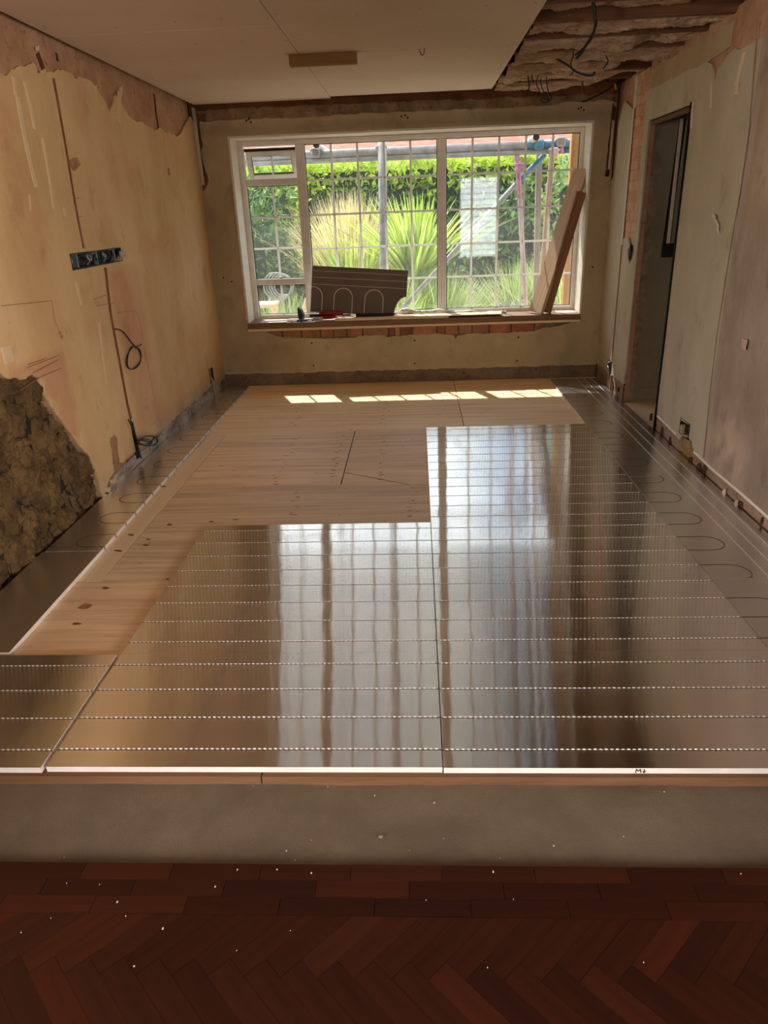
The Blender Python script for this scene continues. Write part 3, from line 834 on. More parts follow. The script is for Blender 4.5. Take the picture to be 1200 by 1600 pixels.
# ------------------------------------------------------------------ window
YW = 7.20
win = MB()
def fr(mb, x0, x1, z0, z1, y0=YW, y1=YW+.07, c=.006): mb.bbox((x0, y0, z0), (x1, y1, z1), c)
fr(win, -1.612, -1.560, .585, 2.16); fr(win, 1.485, 1.522, .585, 2.16); fr(win, -1.56, 1.485, 2.115, 2.16); fr(win, -1.56, 1.485, .585, .625)
win = win.build('window_1', m_white, kind='structure')
for nm, b in (('mullion', (-1.082, -1.000, .625, 2.115)), ('mullion', (.208, .288, .625, 2.115)), ('transom', (-1.56, -1.082, 1.785, 1.842)), ('transom', (-1.56, -1.082, .905, .963))):
    m = MB(); fr(m, *b); m.build(nm, m_white, win)
def glazing(x0, x1, z0, z1, cols, rows, y=YW+.03, M=None):
    g = MB(); g.box((x0, y+.008, z0), (x1, y+.012, z1), M); g.build('pane', m_glass, win)
    gk = MB(); t = .006
    for a in ((x0, x0+t, z0, z1), (x1-t, x1, z0, z1), (x0+t, x1-t, z0, z0+t), (x0+t, x1-t, z1-t, z1)): gk.box((a[0], y-.002, a[2]), (a[1], y+.006, a[3]), M)
    gk.build('gasket', m_gasket, win)
    for i in range(1, cols):
        x = x0+(x1-x0)*i/cols; b = MB(); b.bbox((x-.010, y-.004, z0+t), (x+.010, y+.007, z1-t), .004, M); b.build('glazing_bar', m_bar, win)
    for j in range(1, rows):
        z = z0+(z1-z0)*j/rows; b = MB(); b.bbox((x0+t, y-.003, z-.009), (x1-t, y+.006, z+.009), .004, M); b.build('glazing_bar', m_bar, win)
glazing(-1.000, .208, .625, 2.115, 5, 5)
glazing(.288, 1.485, .625, 2.115, 5, 5)
glazing(-1.56, -1.082, .963, 1.785, 2, 3)
glazing(-1.56, -1.082, .625, .905, 2, 1)
# top-hung vent, open outwards
Mv = Matrix.Translation((0, YW+.05, 2.075)) @ Matrix.Rotation(math.radians(24), 4, 'X')
Mv = Mv @ Matrix.Translation((0, -YW-.05, -2.075))
sash = MB()
for b in ((-1.552, -1.508, 1.825, 2.075), (-1.132, -1.088, 1.825, 2.075), (-1.508, -1.132, 2.030, 2.075), (-1.508, -1.132, 1.825, 1.868)): sash.bbox((b[0], YW+.045, b[2]), (b[1], YW+.10, b[3]), .005, Mv)
sash.build('vent_sash', m_white, win)
glazing(-1.508, -1.132, 1.868, 2.030, 2, 1, YW+.06, Mv)
h = MB(); h.bbox((-1.335, YW+.015, 1.832), (-1.305, YW+.05, 1.850), .004, Mv); h.bbox((-1.328, YW+.0, 1.838), (-1.312, YW+.02, 1.895), .004, Mv); h.tube([(-1.32, YW+.02, 1.84), (-1.32, YW+.09, 1.845)], .005)
h.build('stay_handle', m_white, win)
hd = MB(); hd.bbox((-1.56, YW+.045, 2.075), (-1.082, YW+.075, 2.100), .004); hd.build('vent_head', m_gasket, win)

# sill board and its lower strip
sill = MB().bbox((-1.618, 6.895, .535), (1.528, 7.20, .585), .004).build('trim_1', m_sill, kind='structure')
MB().bbox((-1.618, 6.902, .510), (1.528, 6.935, .533), .003).build('under_strip', m_pine, sill)

# ================================================================== RIGHT WALL
wr = MB()
DY0, DY1, DZ = 5.10, 5.955, 2.065      # doorway
wr.box((XR+.045, Y0, -.25), (XR+.20, DY0+.02, 2.8)); wr.box((XR+.045, DY1-.0, -.25), (XR+.14, 7.4, 2.8)); wr.box((XR+.045, DY0+.02, DZ+.01), (XR+.14, DY1, 2.8))
wr = wr.build('wall_right', m_mortar, kind='structure')
topR = [(1015, 141), (1022, 137), (1028, 134), (1040, 128), (1050, 123), (1060, 118), (1068, 114), (1075, 110), (1090, 105), (1098, 99), (1104, 97), (1112, 100), (1115, 112), (1117, 129), (1120, 114), (1123, 107), (1130, 98), (1136, 88), (1140, 84), (1146, 78), (1150, 76), (1158, 77), (1162, 75), (1165, 72), (1170, 70), (1178, 66), (1184, 61), (1192, 58), (1200, 53), (1230, 40)]
t2 = [R2(*p) for p in topR]     # Y decreasing
YS = 4.185                       # vertical joint between grey and mauve plaster
def zt(y):
    for a, b in zip(t2[:-1], t2[1:]):
        if b[0] <= y <= a[0]: return a[1]+(b[1]-a[1])*(y-a[0])/(b[0]-a[0])
    return t2[-1][1]
tA = [p for p in t2 if p[0] > YS+.02]; tB = [p for p in t2 if p[0] < YS-.02]
footA = [(YS+.004, .055), (4.30, .06), (4.60, .06), (4.75, .08), (5.0, .085)]
A = [(YS+.004, zt(YS))] + tA[::-1] + [(6.085, t2[0][1]), (6.085, .12), (5.955, .13), (5.955, DZ), (DY0, DZ), (DY0, .10)] + footA[::-1]
lockv = lambda a, b: abs(a.x-b.x) < .015 or (abs(a.y-b.y) < .01 and a.y > 1.9)
sock = [R2(*p) for p in ((1063, 656), (1077, 664), (1076, 682), (1063, 677))]
rubR = [R2(*p) for p in ((1062, 682), (1075, 684), (1081, 690), (1084, 712), (1078, 726), (1070, 725), (1060, 712), (1059, 690))]
Vn = [R2(*p) for p in ((1173, 203), (1176, 206), (1172, 212), (1168, 210))]
def tone_r(y, z):
    g = 1+.06*fbm(y, z*.5, 2.5); c = [g, g, g]
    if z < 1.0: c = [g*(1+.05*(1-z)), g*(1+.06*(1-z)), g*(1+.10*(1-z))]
    if z > 1.95 and y > 5: c = [k*1.05 for k in c]
    s = noise.noise(Vector((y*6, z*.9, 7)))
    if s < -.3: c = [k*.95 for k in c]
    return (c[0], c[1], c[2], 1)
sheet('plaster_coat', jag(A, .005, .04, seed=41, lock=lockv), [sock, jag(rubR, .006, .03, seed=42), Vn], lf(XR), lf(XR+.014), m_plaster_r, wr, grid=.07, colfn=tone_r, wob=.004, nrm=Vector((-1, 0, 0)))
B = [(.64, 2.2)] + tB[::-1] + [(YS-.004, zt(YS)), (YS-.004, .055), (4.0, .05), (3.6, .055), (3.2, .05), (.64, .05)]
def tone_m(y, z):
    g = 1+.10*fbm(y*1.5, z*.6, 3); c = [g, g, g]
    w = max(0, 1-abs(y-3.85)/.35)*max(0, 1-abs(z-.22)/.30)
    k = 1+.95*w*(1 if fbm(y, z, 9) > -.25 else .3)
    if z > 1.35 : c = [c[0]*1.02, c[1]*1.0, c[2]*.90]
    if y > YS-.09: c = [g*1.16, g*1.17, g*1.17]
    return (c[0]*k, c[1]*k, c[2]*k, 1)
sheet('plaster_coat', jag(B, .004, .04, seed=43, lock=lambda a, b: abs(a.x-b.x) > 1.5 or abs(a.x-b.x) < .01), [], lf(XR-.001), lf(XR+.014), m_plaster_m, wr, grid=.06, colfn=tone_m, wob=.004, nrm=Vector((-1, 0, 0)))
# plaster piece between the window corner and the brick strip
C = [(6.42, .10), (6.42, 2.20)] + [R2(*p) for p in ((990, 172), (986, 168), (982, 163), (978, 158), (974, 162), (971, 175), (966, 196))] + [(6.83, 1.95), (6.84, 1.75), (YB, 1.70), (YB, .11), (6.7, .12)]
sheet('plaster_coat', jag(C, .005, .04, seed=44, lock=lambda a, b: abs(a.x-b.x) < .02), [], lf(XR), lf(XR+.014), m_plaster_r, wr, grid=.07, colfn=tone_r, wob=.003, nrm=Vector((-1, 0, 0)))
D = [(6.375, .12), (6.375, 1.25), (6.25, 1.26), (6.20, 1.23), (6.15, 1.18), (6.10, 1.22), (6.08, 1.25), (6.08, .12)]
sheet('plaster_coat', jag(D, .004, .03, seed=45, lock=lambda a, b: abs(a.x-b.x) < .02), [[R2(*p) for p in ((981, 388), (988, 386), (988, 402), (983, 412), (981, 402))]], lf(XR), lf(XR+.014), m_plaster_r, wr, grid=.07, colfn=tone_r)
sp_ = MB()
for pts, w in (([(1163, 80), (1156, 110), (1150, 136)], .03), ([(1152, 134), (1150, 148)], .03), ([(1083, 158), (1080, 200)], .02), ([(1112, 130), (1111, 170)], .012)):
    q = strip2(R2, pts, w); n = len(q)//2
    for i in range(n-1):
        a = [q[i], q[i+1], q[2*n-2-i], q[2*n-1-i]]
        sp_.add([(XR-.0055, *p) for p in a]+[(XR+.002, *p) for p in a], [(3, 2, 1, 0), (4, 5, 6, 7), (1, 5, 4, 0), (2, 6, 5, 1), (3, 7, 6, 2), (0, 4, 7, 3)])
sp_.build('filler_strips', m_scrape, wr, kind='stuff')
# render behind, leaving the doorway open
ro = [(.64, -.2), (DY0, -.2), (DY0, DZ), (DY1, DZ), (DY1, -.2), (6.075, -.2), (6.075, 2.46), (.64, 2.46)]
sheet('render_coat', ro, [sock, jag(rubR, .006, .03, seed=42)], lf(XR+.016), lf(XR+.046), m_render, wr, grid=.1, wob=.006, nrm=Vector((-1, 0, 0)))
sheet('render_coat', [(6.385, -.2), (YB, -.2), (YB, 2.44), (6.385, 2.44)], [], lf(XR+.014), lf(XR+.046), m_render, wr, grid=.1, wob=.004, nrm=Vector((-1, 0, 0)))
sheet('chase_lining', [(6.376, -.1), (6.424, -.1), (6.424, 2.2), (6.376, 2.2)], [], lf(XR+.0015), lf(XR+.03), m_chase, wr)
# thin upright render edge and band over the door
MB().box((XR-.006, 6.385, 1.2), (XR+.014, 6.405, 2.41)).build('render_edge', m_bead, wr)
sheet('render_band', jag([(4.62, 2.28), (6.07, 2.19), (6.07, 2.40), (4.62, 2.40)], .008, .05, seed=47), [], lf(XR+.006), lf(XR+.02), m_plaster_b, wr, grid=.1, colfn=lambda y, z: (.86, .8, .72, 1))
# pale brick strip beside the doorway
MB().box((XR+.009, 6.083, 1.22), (XR+.045, 6.378, 2.41)).build('strip_mortar', m_plaster_p, wr)
z = 1.235; row = 0
while z < 2.40:
    hgt = .0655
    cuts = [6.085, 6.19, 6.375] if row % 2 else [6.085, 6.29, 6.375]
    for a, b_ in zip(cuts[:-1], cuts[1:]):
        k = random.uniform(.92, 1.12)
        MB().bbox((XR+.003+random.uniform(0, .005), a+.002, z+.002), (XR+.05, b_-.003, z+hgt), .003, col=(k*1.12, k*1.16, k*1.16, 1)).build('brick', m_brick, wr)
    z += .075; row += 1
# rubble below the socket and skirting scar
vs = []; fs = []
pl = jag(rubR, .012, .03, seed=42)
ymin = min(p[0] for p in pl); ymax = max(p[0] for p in pl)
for j in range(31):
    for i in range(31):
        y = ymin-.03+(ymax-ymin+.06)*i/30; z = -.06+.26*j/30
        vs.append((XR+.004-.45*lumps(y*1.2, z*1.2), y, z))
fs = [(j*31+i, (j+1)*31+i, (j+1)*31+i+1, j*31+i+1) for j in range(30) for i in range(30) if inside((ymin-.03+(ymax-ymin+.06)*(i+.5)/30, -.06+.26*(j+.5)/30), pl)]
m_rub2 = mat_noise('rubble_pale', srgb(136, 112, 74), srgb(172, 146, 102), 12, .95, bstr=.8, bscale=40, c3=srgb(90, 70, 44))
MB().add(vs, fs).build('rough_masonry', m_rub2, wr, smooth=True, kind='stuff')
m_skr = mat_noise('skirting_scar_right', srgb(140, 116, 100), srgb(178, 152, 136), 5, .95, bstr=.5, bscale=22, c3=srgb(90, 72, 60), stretch=(1, .5, 1.4))
sheet('skirting_scar', jag([(.64, -.1), (DY0, -.1), (DY0, .09), (4.7, .07), (4.3, .055), (3.4, .05), (.64, .05)], .005, .05, seed=50), [jag(rubR, .006, .03, seed=42)], lf(XR+.004), lf(XR+.03), m_skr, wr, grid=.06, wob=.006, nrm=Vector((-1, 0, 0)))
sheet('skirting_scar', jag([(DY1, -.1), (6.9, -.1), (6.9, .12), (DY1, .12)], .006, .05, seed=51), [], lf(XR+.004), lf(XR+.03), m_skr, wr, grid=.06, wob=.006, nrm=Vector((-1, 0, 0)))
# white bead of old paint along the top of the scar
bd = MB(); bd.tube(smooth_path([(XR-.003, 5.05, .10), (XR-.003, 4.66, .085)], 8), .007, 6); bd.tube([(XR-.003, 4.30, .072), (XR-.002, 4.0, .062), (XR-.002, 3.6, .066), (XR-.003, 3.1, .062)], .010, 6)
bd.build('paint_ridge', m_bead, wr)
# holes in the foot of the wall
ph = MB()
for (y, z, a, b_) in ((4.93, .02, .02, .035), (4.75, .0, .02, .04), (4.2, .0, .035, .045), (4.12, .015, .025, .06), (4.36, -.01, .04, .03), (3.6, .01, .03, .02), (3.35, .02, .01, .02), (6.3, .03, .03, .05), (6.1, .05, .02, .03), (5.2, .05, .01, .03)):
    n = 8
    ph.prism([(y+a*cos(2*pi*k/n)*random.uniform(.6, 1.1), z+b_*sin(2*pi*k/n)*random.uniform(.6, 1.1)) for k in range(n)], lf(XR+.012), lf(XR-.006))
ph.build('wall_holes', m_slot, wr, kind='stuff')
# door opening: jamb with broken bricks, hall behind
dr = MB()
dr.box((XR+.001, DY0-.001, -.05), (XR+.14, DY0+.02, DZ)); dr.box((XR+.001, DY0+.02, DZ-.001), (XR+.14, DY1, DZ+.02)); dr.box((XR-.008, DY0-.022, -.02), (XR+.004, DY0+.003, DZ+.012))
dr = dr.build('door_1', m_plaster_r, kind='structure')
MB().bbox((XR+.02, DY0+.02, DZ-.03), (XR+.05, DY1, DZ), .003).build('head_batten', m_lipwood, dr)
z = -.04; row = 0
while z < DZ-.02:
    w = XR+.135; k = random.uniform(.6, 1.05)
    x0 = XR+.018
    MB().bbox((x0, DY1+random.uniform(.004, .014), z), (w, DY1+.05, z+.070), .005, col=(k, k*.95, k*.9, 1)).build('brick', m_brick_dark, dr)
    z += .0755; row += 1
MB().box((XR+.0, DY1+.008, -.05), (XR+.017, DY1+.012, DZ)).build('jamb_edge', m_plaster_r, dr)
MB().box((XR+.018, DY1+.02, -.05), (XR+.136, DY1+.06, DZ)).build('jamb_mortar', m_render_d, dr)
hp = [(XR+.095+.020*sin(q*1.9)+random.uniform(-.014, .014), -.05+q*(DZ+.05)/24) for q in range(25)]
sheet('jamb_plaster', [(p[0], p[1]) for p in hp] + [(2.75, DZ+.3), (2.75, -.05)], [[B_ for B_ in q] for q in [[(1.905, 1.22), (1.955, 1.22), (1.985, DZ+.2), (1.935, DZ+.2)]]], bf(DY1-.004), bf(DY1+.03), m_hallwall, dr, grid=.12)
wh = MB(); wh.box((2.75, 2.6, -.05), (2.85, 6.1, 2.5)); wh.box((1.93, 2.6, 2.42), (2.75, 6.1, 2.5)); wh.box((XR+.2, 2.55, -.05), (2.85, 2.6, 2.5)); wh.box((XR+.14, DY1+.03, -.05), (2.85, 6.1, 2.5))
wh = wh.build('wall_hall', m_hallwall, kind='structure')
MB().box((XR-.02, 2.6, -.06), (2.75, DY1, -.024)).build('hall_floor', m_pine, floor)
MB().bbox((XR+.13, DY1-.022, .0), (2.75, DY1-.004, .10), .004).build('baseboard_hall', m_hallwall, kind='structure')

# ================================================================== CEILING
ce = MB().box((-4.7, YR, 2.72), (4.7, 7.42, 2.80)).build('ceiling', m_dark, kind='structure')
XE = .645
BO = [(XL+.03, -.691, 4.315, 6.86), (-.687, XE, 5.077, 6.745), (XL+.03, -.691, 1.9, 4.309), (-.687, XE, 2.67, 5.071), (XL+.03, -.69, -.5, 1.897), (-.687, XE, .27, 2.667), (-.687, XE, -2.2, .267), (XL+.03, -.69, -2.9, -.503), (-.687, XE, -3.4, -2.203)]
for (x0, x1, y0, y1) in BO:
    MB().bbox((x0, y0, ZC), (x1, y1, ZC+.0125), .0012).build('plasterboard_sheet', m_board, ce)
sr = MB()
for x in (-1.80, -1.5, -1.2, -.93, -.73, -.65, -.3, .05, .35, .6):
    for k in range(8):
        y = 3.2+k*.47+random.uniform(-.05, .05); x2 = x+random.uniform(-.03, .03)
        if y < 6.7: sr.tube([(x2, y, ZC+.001), (x2, y, ZC-.0008)], .0042, 6)
sr.build('screw_heads', m_render_d, ce, kind='stuff')
for x0, x1, y in ((-1.85, -.70, 4.3135), (-.68, .64, 5.0735)):
    pass
JY = [3.42, 3.82, 4.22, 4.62, 5.02, 5.42, 5.82, 6.22, 6.60]
for y in JY:
    MB().bbox((XL, y-.0235, ZC+.013), (XR+.04, y+.0235, ZC+.19), .003).build('joist', m_joist, ce)
for y in (3.02, 2.62, 2.22, 1.82, 1.42, 1.02):
    MB().bbox((XL, y-.0235, ZC+.013), (XR+.04, y+.0235, ZC+.19), .003).build('joist', m_joist, ce)
MB().bbox((XL, 6.85, ZC+.013), (XR+.02, YB+.02, ZC+.12), .003).build('wall_plate', m_joist, ce)
MB().bbox((.70, 3.2, ZC+.1), (.745, 6.8, ZC+.15), .003).build('noggin', m_joist, ce)

ordn = ['first', 'second', 'third', 'fourth', 'fifth', 'sixth', 'seventh', 'eighth', 'ninth']
JJ = sorted(JY, reverse=True)
def ridge(x, y, s):
    return 1-2*abs(noise.noise(Vector((x*s*.45, y*s*1.7, s))))
def batt(y0, y1, seed):
    nx, ny = 130, 30; vs = []; fs = []
    x0, x1 = .67, XR+.03
    low = (.9, 1.0, 1.05, .95, .75, .35, .30, .35, .4)[seed % 9]
    for j in range(ny+1):
        for i in range(nx+1):
            x = x0+(x1-x0)*i/nx; t = j/ny; y = y0+(y1-y0)*t
            sag = min(1, 9*t*(1-t))
            big = fbm(x*1.0+seed*3.1, y*1.5, 2.6, 2)
            z = ZC+.108-.085*sag*low*(1+.55*big)
            z -= (.016*ridge(x+seed, y, 6)+.011*ridge(x, y+seed, 14)+.012*ridge(x, y, 34))*sag
            hole = fbm(x+seed*5.3, y*.7, 2.1, 2)
            if hole > .28: z += .25*(hole-.28)*sag
            if x > 1.42: z += .25*(x-1.42)*(1 if seed > 4 else .3)
            vs.append((x, y+.02*noise.noise(Vector((x*9, y*9, seed)))*sag, min(z, ZC+.17)))
    for j in range(ny):
        for i in range(nx):
            a = j*(nx+1)+i; fs.append((a, a+nx+1, a+nx+2, a+1))
    n0 = len(vs)
    vs += [(x0, y0, ZC+.20), (x1, y0, ZC+.20), (x1, y1, ZC+.20), (x0, y1, ZC+.20)]
    fs.append((n0, n0+1, n0+2, n0+3))
    return MB().add(vs, fs)
for k in range(len(JJ)-1):
    o = batt(JJ[k+1]+.026, JJ[k]-.026, k).build('insulation_batt', m_wool, smooth=True)
    tag(o, 'torn brown glass wool between the %s and %s bare joists from the window wall' % (ordn[k], ordn[k+1]), 'insulation', 'glass wool between the bare joists')
o = batt(JJ[0]+.026, 6.84, 12).build('insulation_batt', m_wool, smooth=True)
tag(o, 'torn brown glass wool between window wall and nearest bare joist', 'insulation', 'glass wool between the bare joists')

# cables hanging out of the open ceiling
def cable(pts, Y, r, label, cat='cable', name='hanging_cable', mat=None, k=6, group='cables hanging from the open ceiling'):
    P = [at(1, Y+(p[2] if len(p) > 2 else 0), p[0], p[1]) for p in pts]
    o = MB().tube(smooth_path(P, k), r, 7).build(name, mat or m_black, smooth=True)
    return tag(o, label, cat, group)
cable([(927, -30), (928, 5), (930, 28), (929, 45), (924, 60), (915, 72), (909, 82), (900, 92)], 4.3, .007, 'thick black cable dropping farthest down from the nearest joists')
cable([(926, -30), (926, 10), (932, 36), (926, 52), (917, 68), (907, 80), (898, 86)], 4.33, .005, 'thin black cable twisted along the thickest hanging cable')
cable([(866, 60), (868, 88), (874, 94), (890, 104), (902, 113), (920, 118), (928, 116), (929, 112)], 5.6, .007, 'black cable sloping between joists and hooking up at its end')
cable([(828, 84), (827, 100), (825, 118), (827, 135), (824, 142)], 6.0, .005, 'short straight black cable beside the plasterboard edge')
cable([(851, 72), (849, 90), (845, 105), (836, 108), (831, 118), (834, 130)], 6.0, .0045, 'black cable curling into a hook near the plasterboard edge')
cable([(850, 112), (845, 128), (849, 142), (856, 152), (858, 158), (850, 160), (845, 157), (848, 153), (857, 156), (861, 152), (856, 140), (853, 120), (850, 108), (840, 106), (835, 112)], 6.35, .004, 'thin cable hanging in a small ring over the window')
cable([(967, 128), (955, 136), (940, 146), (925, 153), (915, 158), (909, 159)], 6.75, .006, 'dark cable reaching from the corner across the wall top')
cable([(970, 122), (968, 140), (966, 160), (964, 180), (962, 190)], 6.82, .011, 'bundle of dark cables running down the right corner')
cable([(893, 66), (896, 84), (892, 100), (896, 112), (890, 118)], 5.45, .004, 'thin cable dangling between the middle bare joists')
cable([(952, 70), (946, 84), (950, 96), (942, 108)], 5.5, .004, 'thin cable dangling near the doorway end of the joists')
cable([(836, 96), (842, 112), (838, 130), (844, 146), (840, 152)], 6.3, .0035, 'thinnest cable beside the small hanging ring')
o = cable([(961, 131), (962, 136), (962.5, 140)], 6.72, .008, 'small yellow cable sleeve in the right ceiling corner', 'sleeve', 'cable_sleeve', m_yellow, group='cable ends')
tag(MB().tube(smooth_path([at(1, 6.45, 911, 118), at(1, 6.45, 910, 132), at(1, 6.45, 912, 148)], 4), [.008]*8+[.003], 6).build('hanging_splinter', m_joist), 'pale torn strip of lath hanging over the window', 'splinter')
# batten fixed on the boards, wire hook in the joint
a = at(2, ZC-.03, 455, 80); b_ = at(2, ZC-.03, 559, 78)
tag(MB().bbox((-.752, 5.03, ZC-.062), (-.338, 5.078, ZC-.0008), .003).build('timber_batten', m_tim_olive), 'short olive-brown timber batten fixed across the plasterboard joint', 'batten')
hk = MB().tube(smooth_path([at(1, 5.06, 640, 71), at(1, 5.06, 655, 70), at(1, 5.06, 656, 80), at(1, 5.05, 659, 86), at(1, 5.04, 662, 84), at(1, 5.04, 663, 76), at(1, 5.04, 662, 70)], 5), .0035, 6).build('wire_hook', m_metal, smooth=True)
tag(hk, 'small grey wire hook hanging from the plasterboard joint', 'hook')

# ================================================================== INSULATION PANELS
TH = .020
GS = .0062        # slot width
def foil_panel(name, w, d, gy, label, group, foil=m_foil, bottom_gap=0):
    root = empty(name); tag(root, label, 'insulation panel', group)
    e = .0002
    core = MB()
    ys = [e] + sum([[g-GS/2, g+GS/2] for g in gy], []) + [d-e]
    for i in range(0, len(ys), 2): core.box((e, ys[i], .006), (w-e, ys[i+1], TH-.0006))
    core.box((e, e, 0), (w-e, d-e, .006))
    core.build('foam_core', m_core, root)
    fo = MB()
    nx = 24
    for i in range(0, len(ys), 2):
        y0, y1 = ys[i], ys[i+1]; ny = 5
        vs = []; fs = []
        for q in range(ny+1):
            for p in range(nx+1):
                t = q/ny; edge = 0
                vs.append((e+(w-2*e)*p/nx, y0+(y1-y0)*t, TH-edge))
        for q in range(ny):
            for p in range(nx):
                s = q*(nx+1)+p; fs.append((s, s+1, s+nx+2, s+nx+1))
        fo.add(vs, fs)
    fo.build('foil_facing', foil, root)
    dk = MB()
    for g in gy: dk.add([(e, g-GS/2, TH-.0008), (w-e, g-GS/2, TH-.0008), (w-e, g+GS/2, TH-.0008), (e, g+GS/2, TH-.0008)], [(0, 1, 2, 3)])
    dk.build('groove_shade', m_groove, root, kind='stuff')  # flat dark strips paint the shade inside the slots
    for g in gy:
        gm = MB(); x = .006; k = 0
        while x < w-.014:
            zz = TH-.0012; a = .0022 if k % 2 else -.0016
            gm.add([(x, g-GS*.62, zz+.0012), (x+.009, g-GS*.62, zz+.0012), (x+.0105, g+GS*.62, zz+.0012+abs(a)), (x+.0015, g+GS*.62, zz+.0012+abs(a)), (x+.004, g, zz-abs(a)), (x+.0118, g, zz-abs(a)*.4)], [(0, 1, 5, 4), (4, 5, 2, 3)])
            x += .0165; k += 1
        gm.build('pipe_groove', m_tabw, root)
    return root
GY = [.075, .225, .375, .525]
X0, YF0 = -1.1466, 1.645
proto = foil_panel('foil_panel', 1.1995, .5995, GY, '', 'grooved foil floor panels')
def place(o, x, y, label):
    o.location = (x, y, ZP); o['label'] = label; return o
LFT = ['silver grooved foil panel at the front, left of the long middle joint', 'silver grooved foil panel behind the front left one, second in its file', 'silver grooved foil panel ending the left file against bare plywood']
for j in range(3):
    o = proto if j == 0 else copy_tree(proto)
    place(o, X0, YF0+.6*j, LFT[j])
RGTL = ['silver grooved foil panel at the front marked with a pen on its white edge', 'second grooved foil panel from the front in the long right file', 'third grooved foil panel from the front in the long right file', 'fourth grooved foil panel from the front, beside bare plywood', 'fifth grooved foil panel from the front, reflecting the sky', 'farthest grooved foil panel of the long right file, nearest the window']
fronts = []
for j in range(6):
    o = copy_tree(proto); fronts.append(place(o, .0534+.003, YF0-.002+.6*j, RGTL[j]))
# pen mark on the front edge of the right-hand front panel
pm = MB()
def stroke(p, q, w=.0014):
    a, b = Vector(p), Vector(q); d = (b-a).normalized(); n = Vector((-d.z, 0, d.x))*w
    pm.add([a-n, a+n, b+n, b-n], [(0, 1, 2, 3)])
p0 = at(1, YF0-.002, 993, 1206)
px0 = p0.x-fronts[0].location.x; yk = -.0002+.0002
for (a, b) in (((0, .003), (.002, .0165)), ((.002, .0165), (.007, .008)), ((.007, .008), (.0125, .017)), ((.0125, .017), (.0145, .003)), ((.023, .017), (.023, .003)), ((.023, .003), (.019, .008)), ((.023, .003), (.028, .009))):
    stroke((px0+a[0]*1.05, yk-.0006, a[1]), (px0+b[0]*1.05, yk-.0006, b[1]))
pm.build('pen_mark', m_pen, fronts[0])
# cut panel at the front left corner
o = foil_panel('foil_panel', .733, .5985, GY, '', 'grooved foil floor panels')
place(o, -1.900+.006, YF0-.004, 'cut grooved foil panel at the front, against the left wall')

def return_panel(name, w, d, loops, lines, label, group, foil, side=1, loopmat=None, lw=.0045, span=.19, notch=None, rad=.075):
    """panel with U-bends opening on one long side (x=0 if side=1, x=w if -1) and straight dotted grooves along y"""
    root = empty(name); tag(root, label, 'insulation panel', group)
    e = .001
    poly = notch or [(e, e), (w-e, e), (w-e, d-e), (e, d-e)]
    mb = MB(); mb.prism(poly, lambda a, b: (a, b, 0), lambda a, b: (a, b, TH-.0006)); mb.build('foam_core', m_core, root)
    sheet('foil_facing', poly, [], lambda a, b: (a, b, TH), lambda a, b: (a, b, TH-.0008), foil, root, grid=.06)
    for x in lines:
        gm = MB(); y = .004
        while y < d-.012:
            gm.box((x-.0035, y, TH-.0004), (x+.0035, y+.009, TH+.0006)); y += .0165
        gm.build('pipe_groove', m_core, root)
    for c in loops:
        pts = []
        for k in range(5): pts.append((span-rad)*k/5)
        path = [(x, c-rad) for x in pts] + [(span-rad+rad*cos(t), c+rad*sin(t)) for t in [-pi/2+pi*i/18 for i in range(19)]] + [(x, c+rad) for x in reversed(pts)]
        path = [(x, min(max(y, .003), d-.003)) for x, y in path if -rad*.2 < y < d+rad*.2]
        if side < 0: path = [(w-x, y) for x, y in path]
        gm = MB(); n = len(path); vs = []
        for i, p in enumerate(path):
            a, b = Vector(path[max(i-1, 0)]), Vector(path[min(i+1, n-1)]); dd = (b-a)
            dd = dd.normalized() if dd.length > 1e-9 else Vector((1, 0)); nn = Vector((-dd.y, dd.x))*lw*.5
            for s in (1, -1): vs.append((p[0]+nn.x*s, p[1]+nn.y*s, TH+.0005))
        gm.add(vs, [(2*i, 2*i+1, 2*i+3, 2*i+2) for i in range(n-1)])
        gm.build('bend_groove', loopmat or m_groove, root)
    return root
# right-hand strip
XS = .0534+.003+1.2+.001
yb = [YF0, 2.79, 4.085, 5.205, 6.495, 6.80]
RL = ['narrow foil return panel with bends, foremost along the right wall', 'narrow foil return panel with bends, second along the right wall', 'narrow foil return panel with bends, third along the right wall', 'narrow foil return panel with bends beside the open doorway', 'short offcut of foil return panel in the far right corner']
for k in range(5):
    y0, y1 = yb[k]+.002, yb[k+1]-.002
    lp = [YF0+.3*j-y0 for j in range(20) if y0+.02 < YF0+.3*j < y1-.02] if k < 4 else []
    o = return_panel('return_panel', 1.700-XS, y1-y0, lp, [1.505-XS, 1.572-XS, 1.640-XS], RL[k], 'foil return panels along the right wall', m_foil_s)
    o.location = (XS, y0, ZP-.0005)
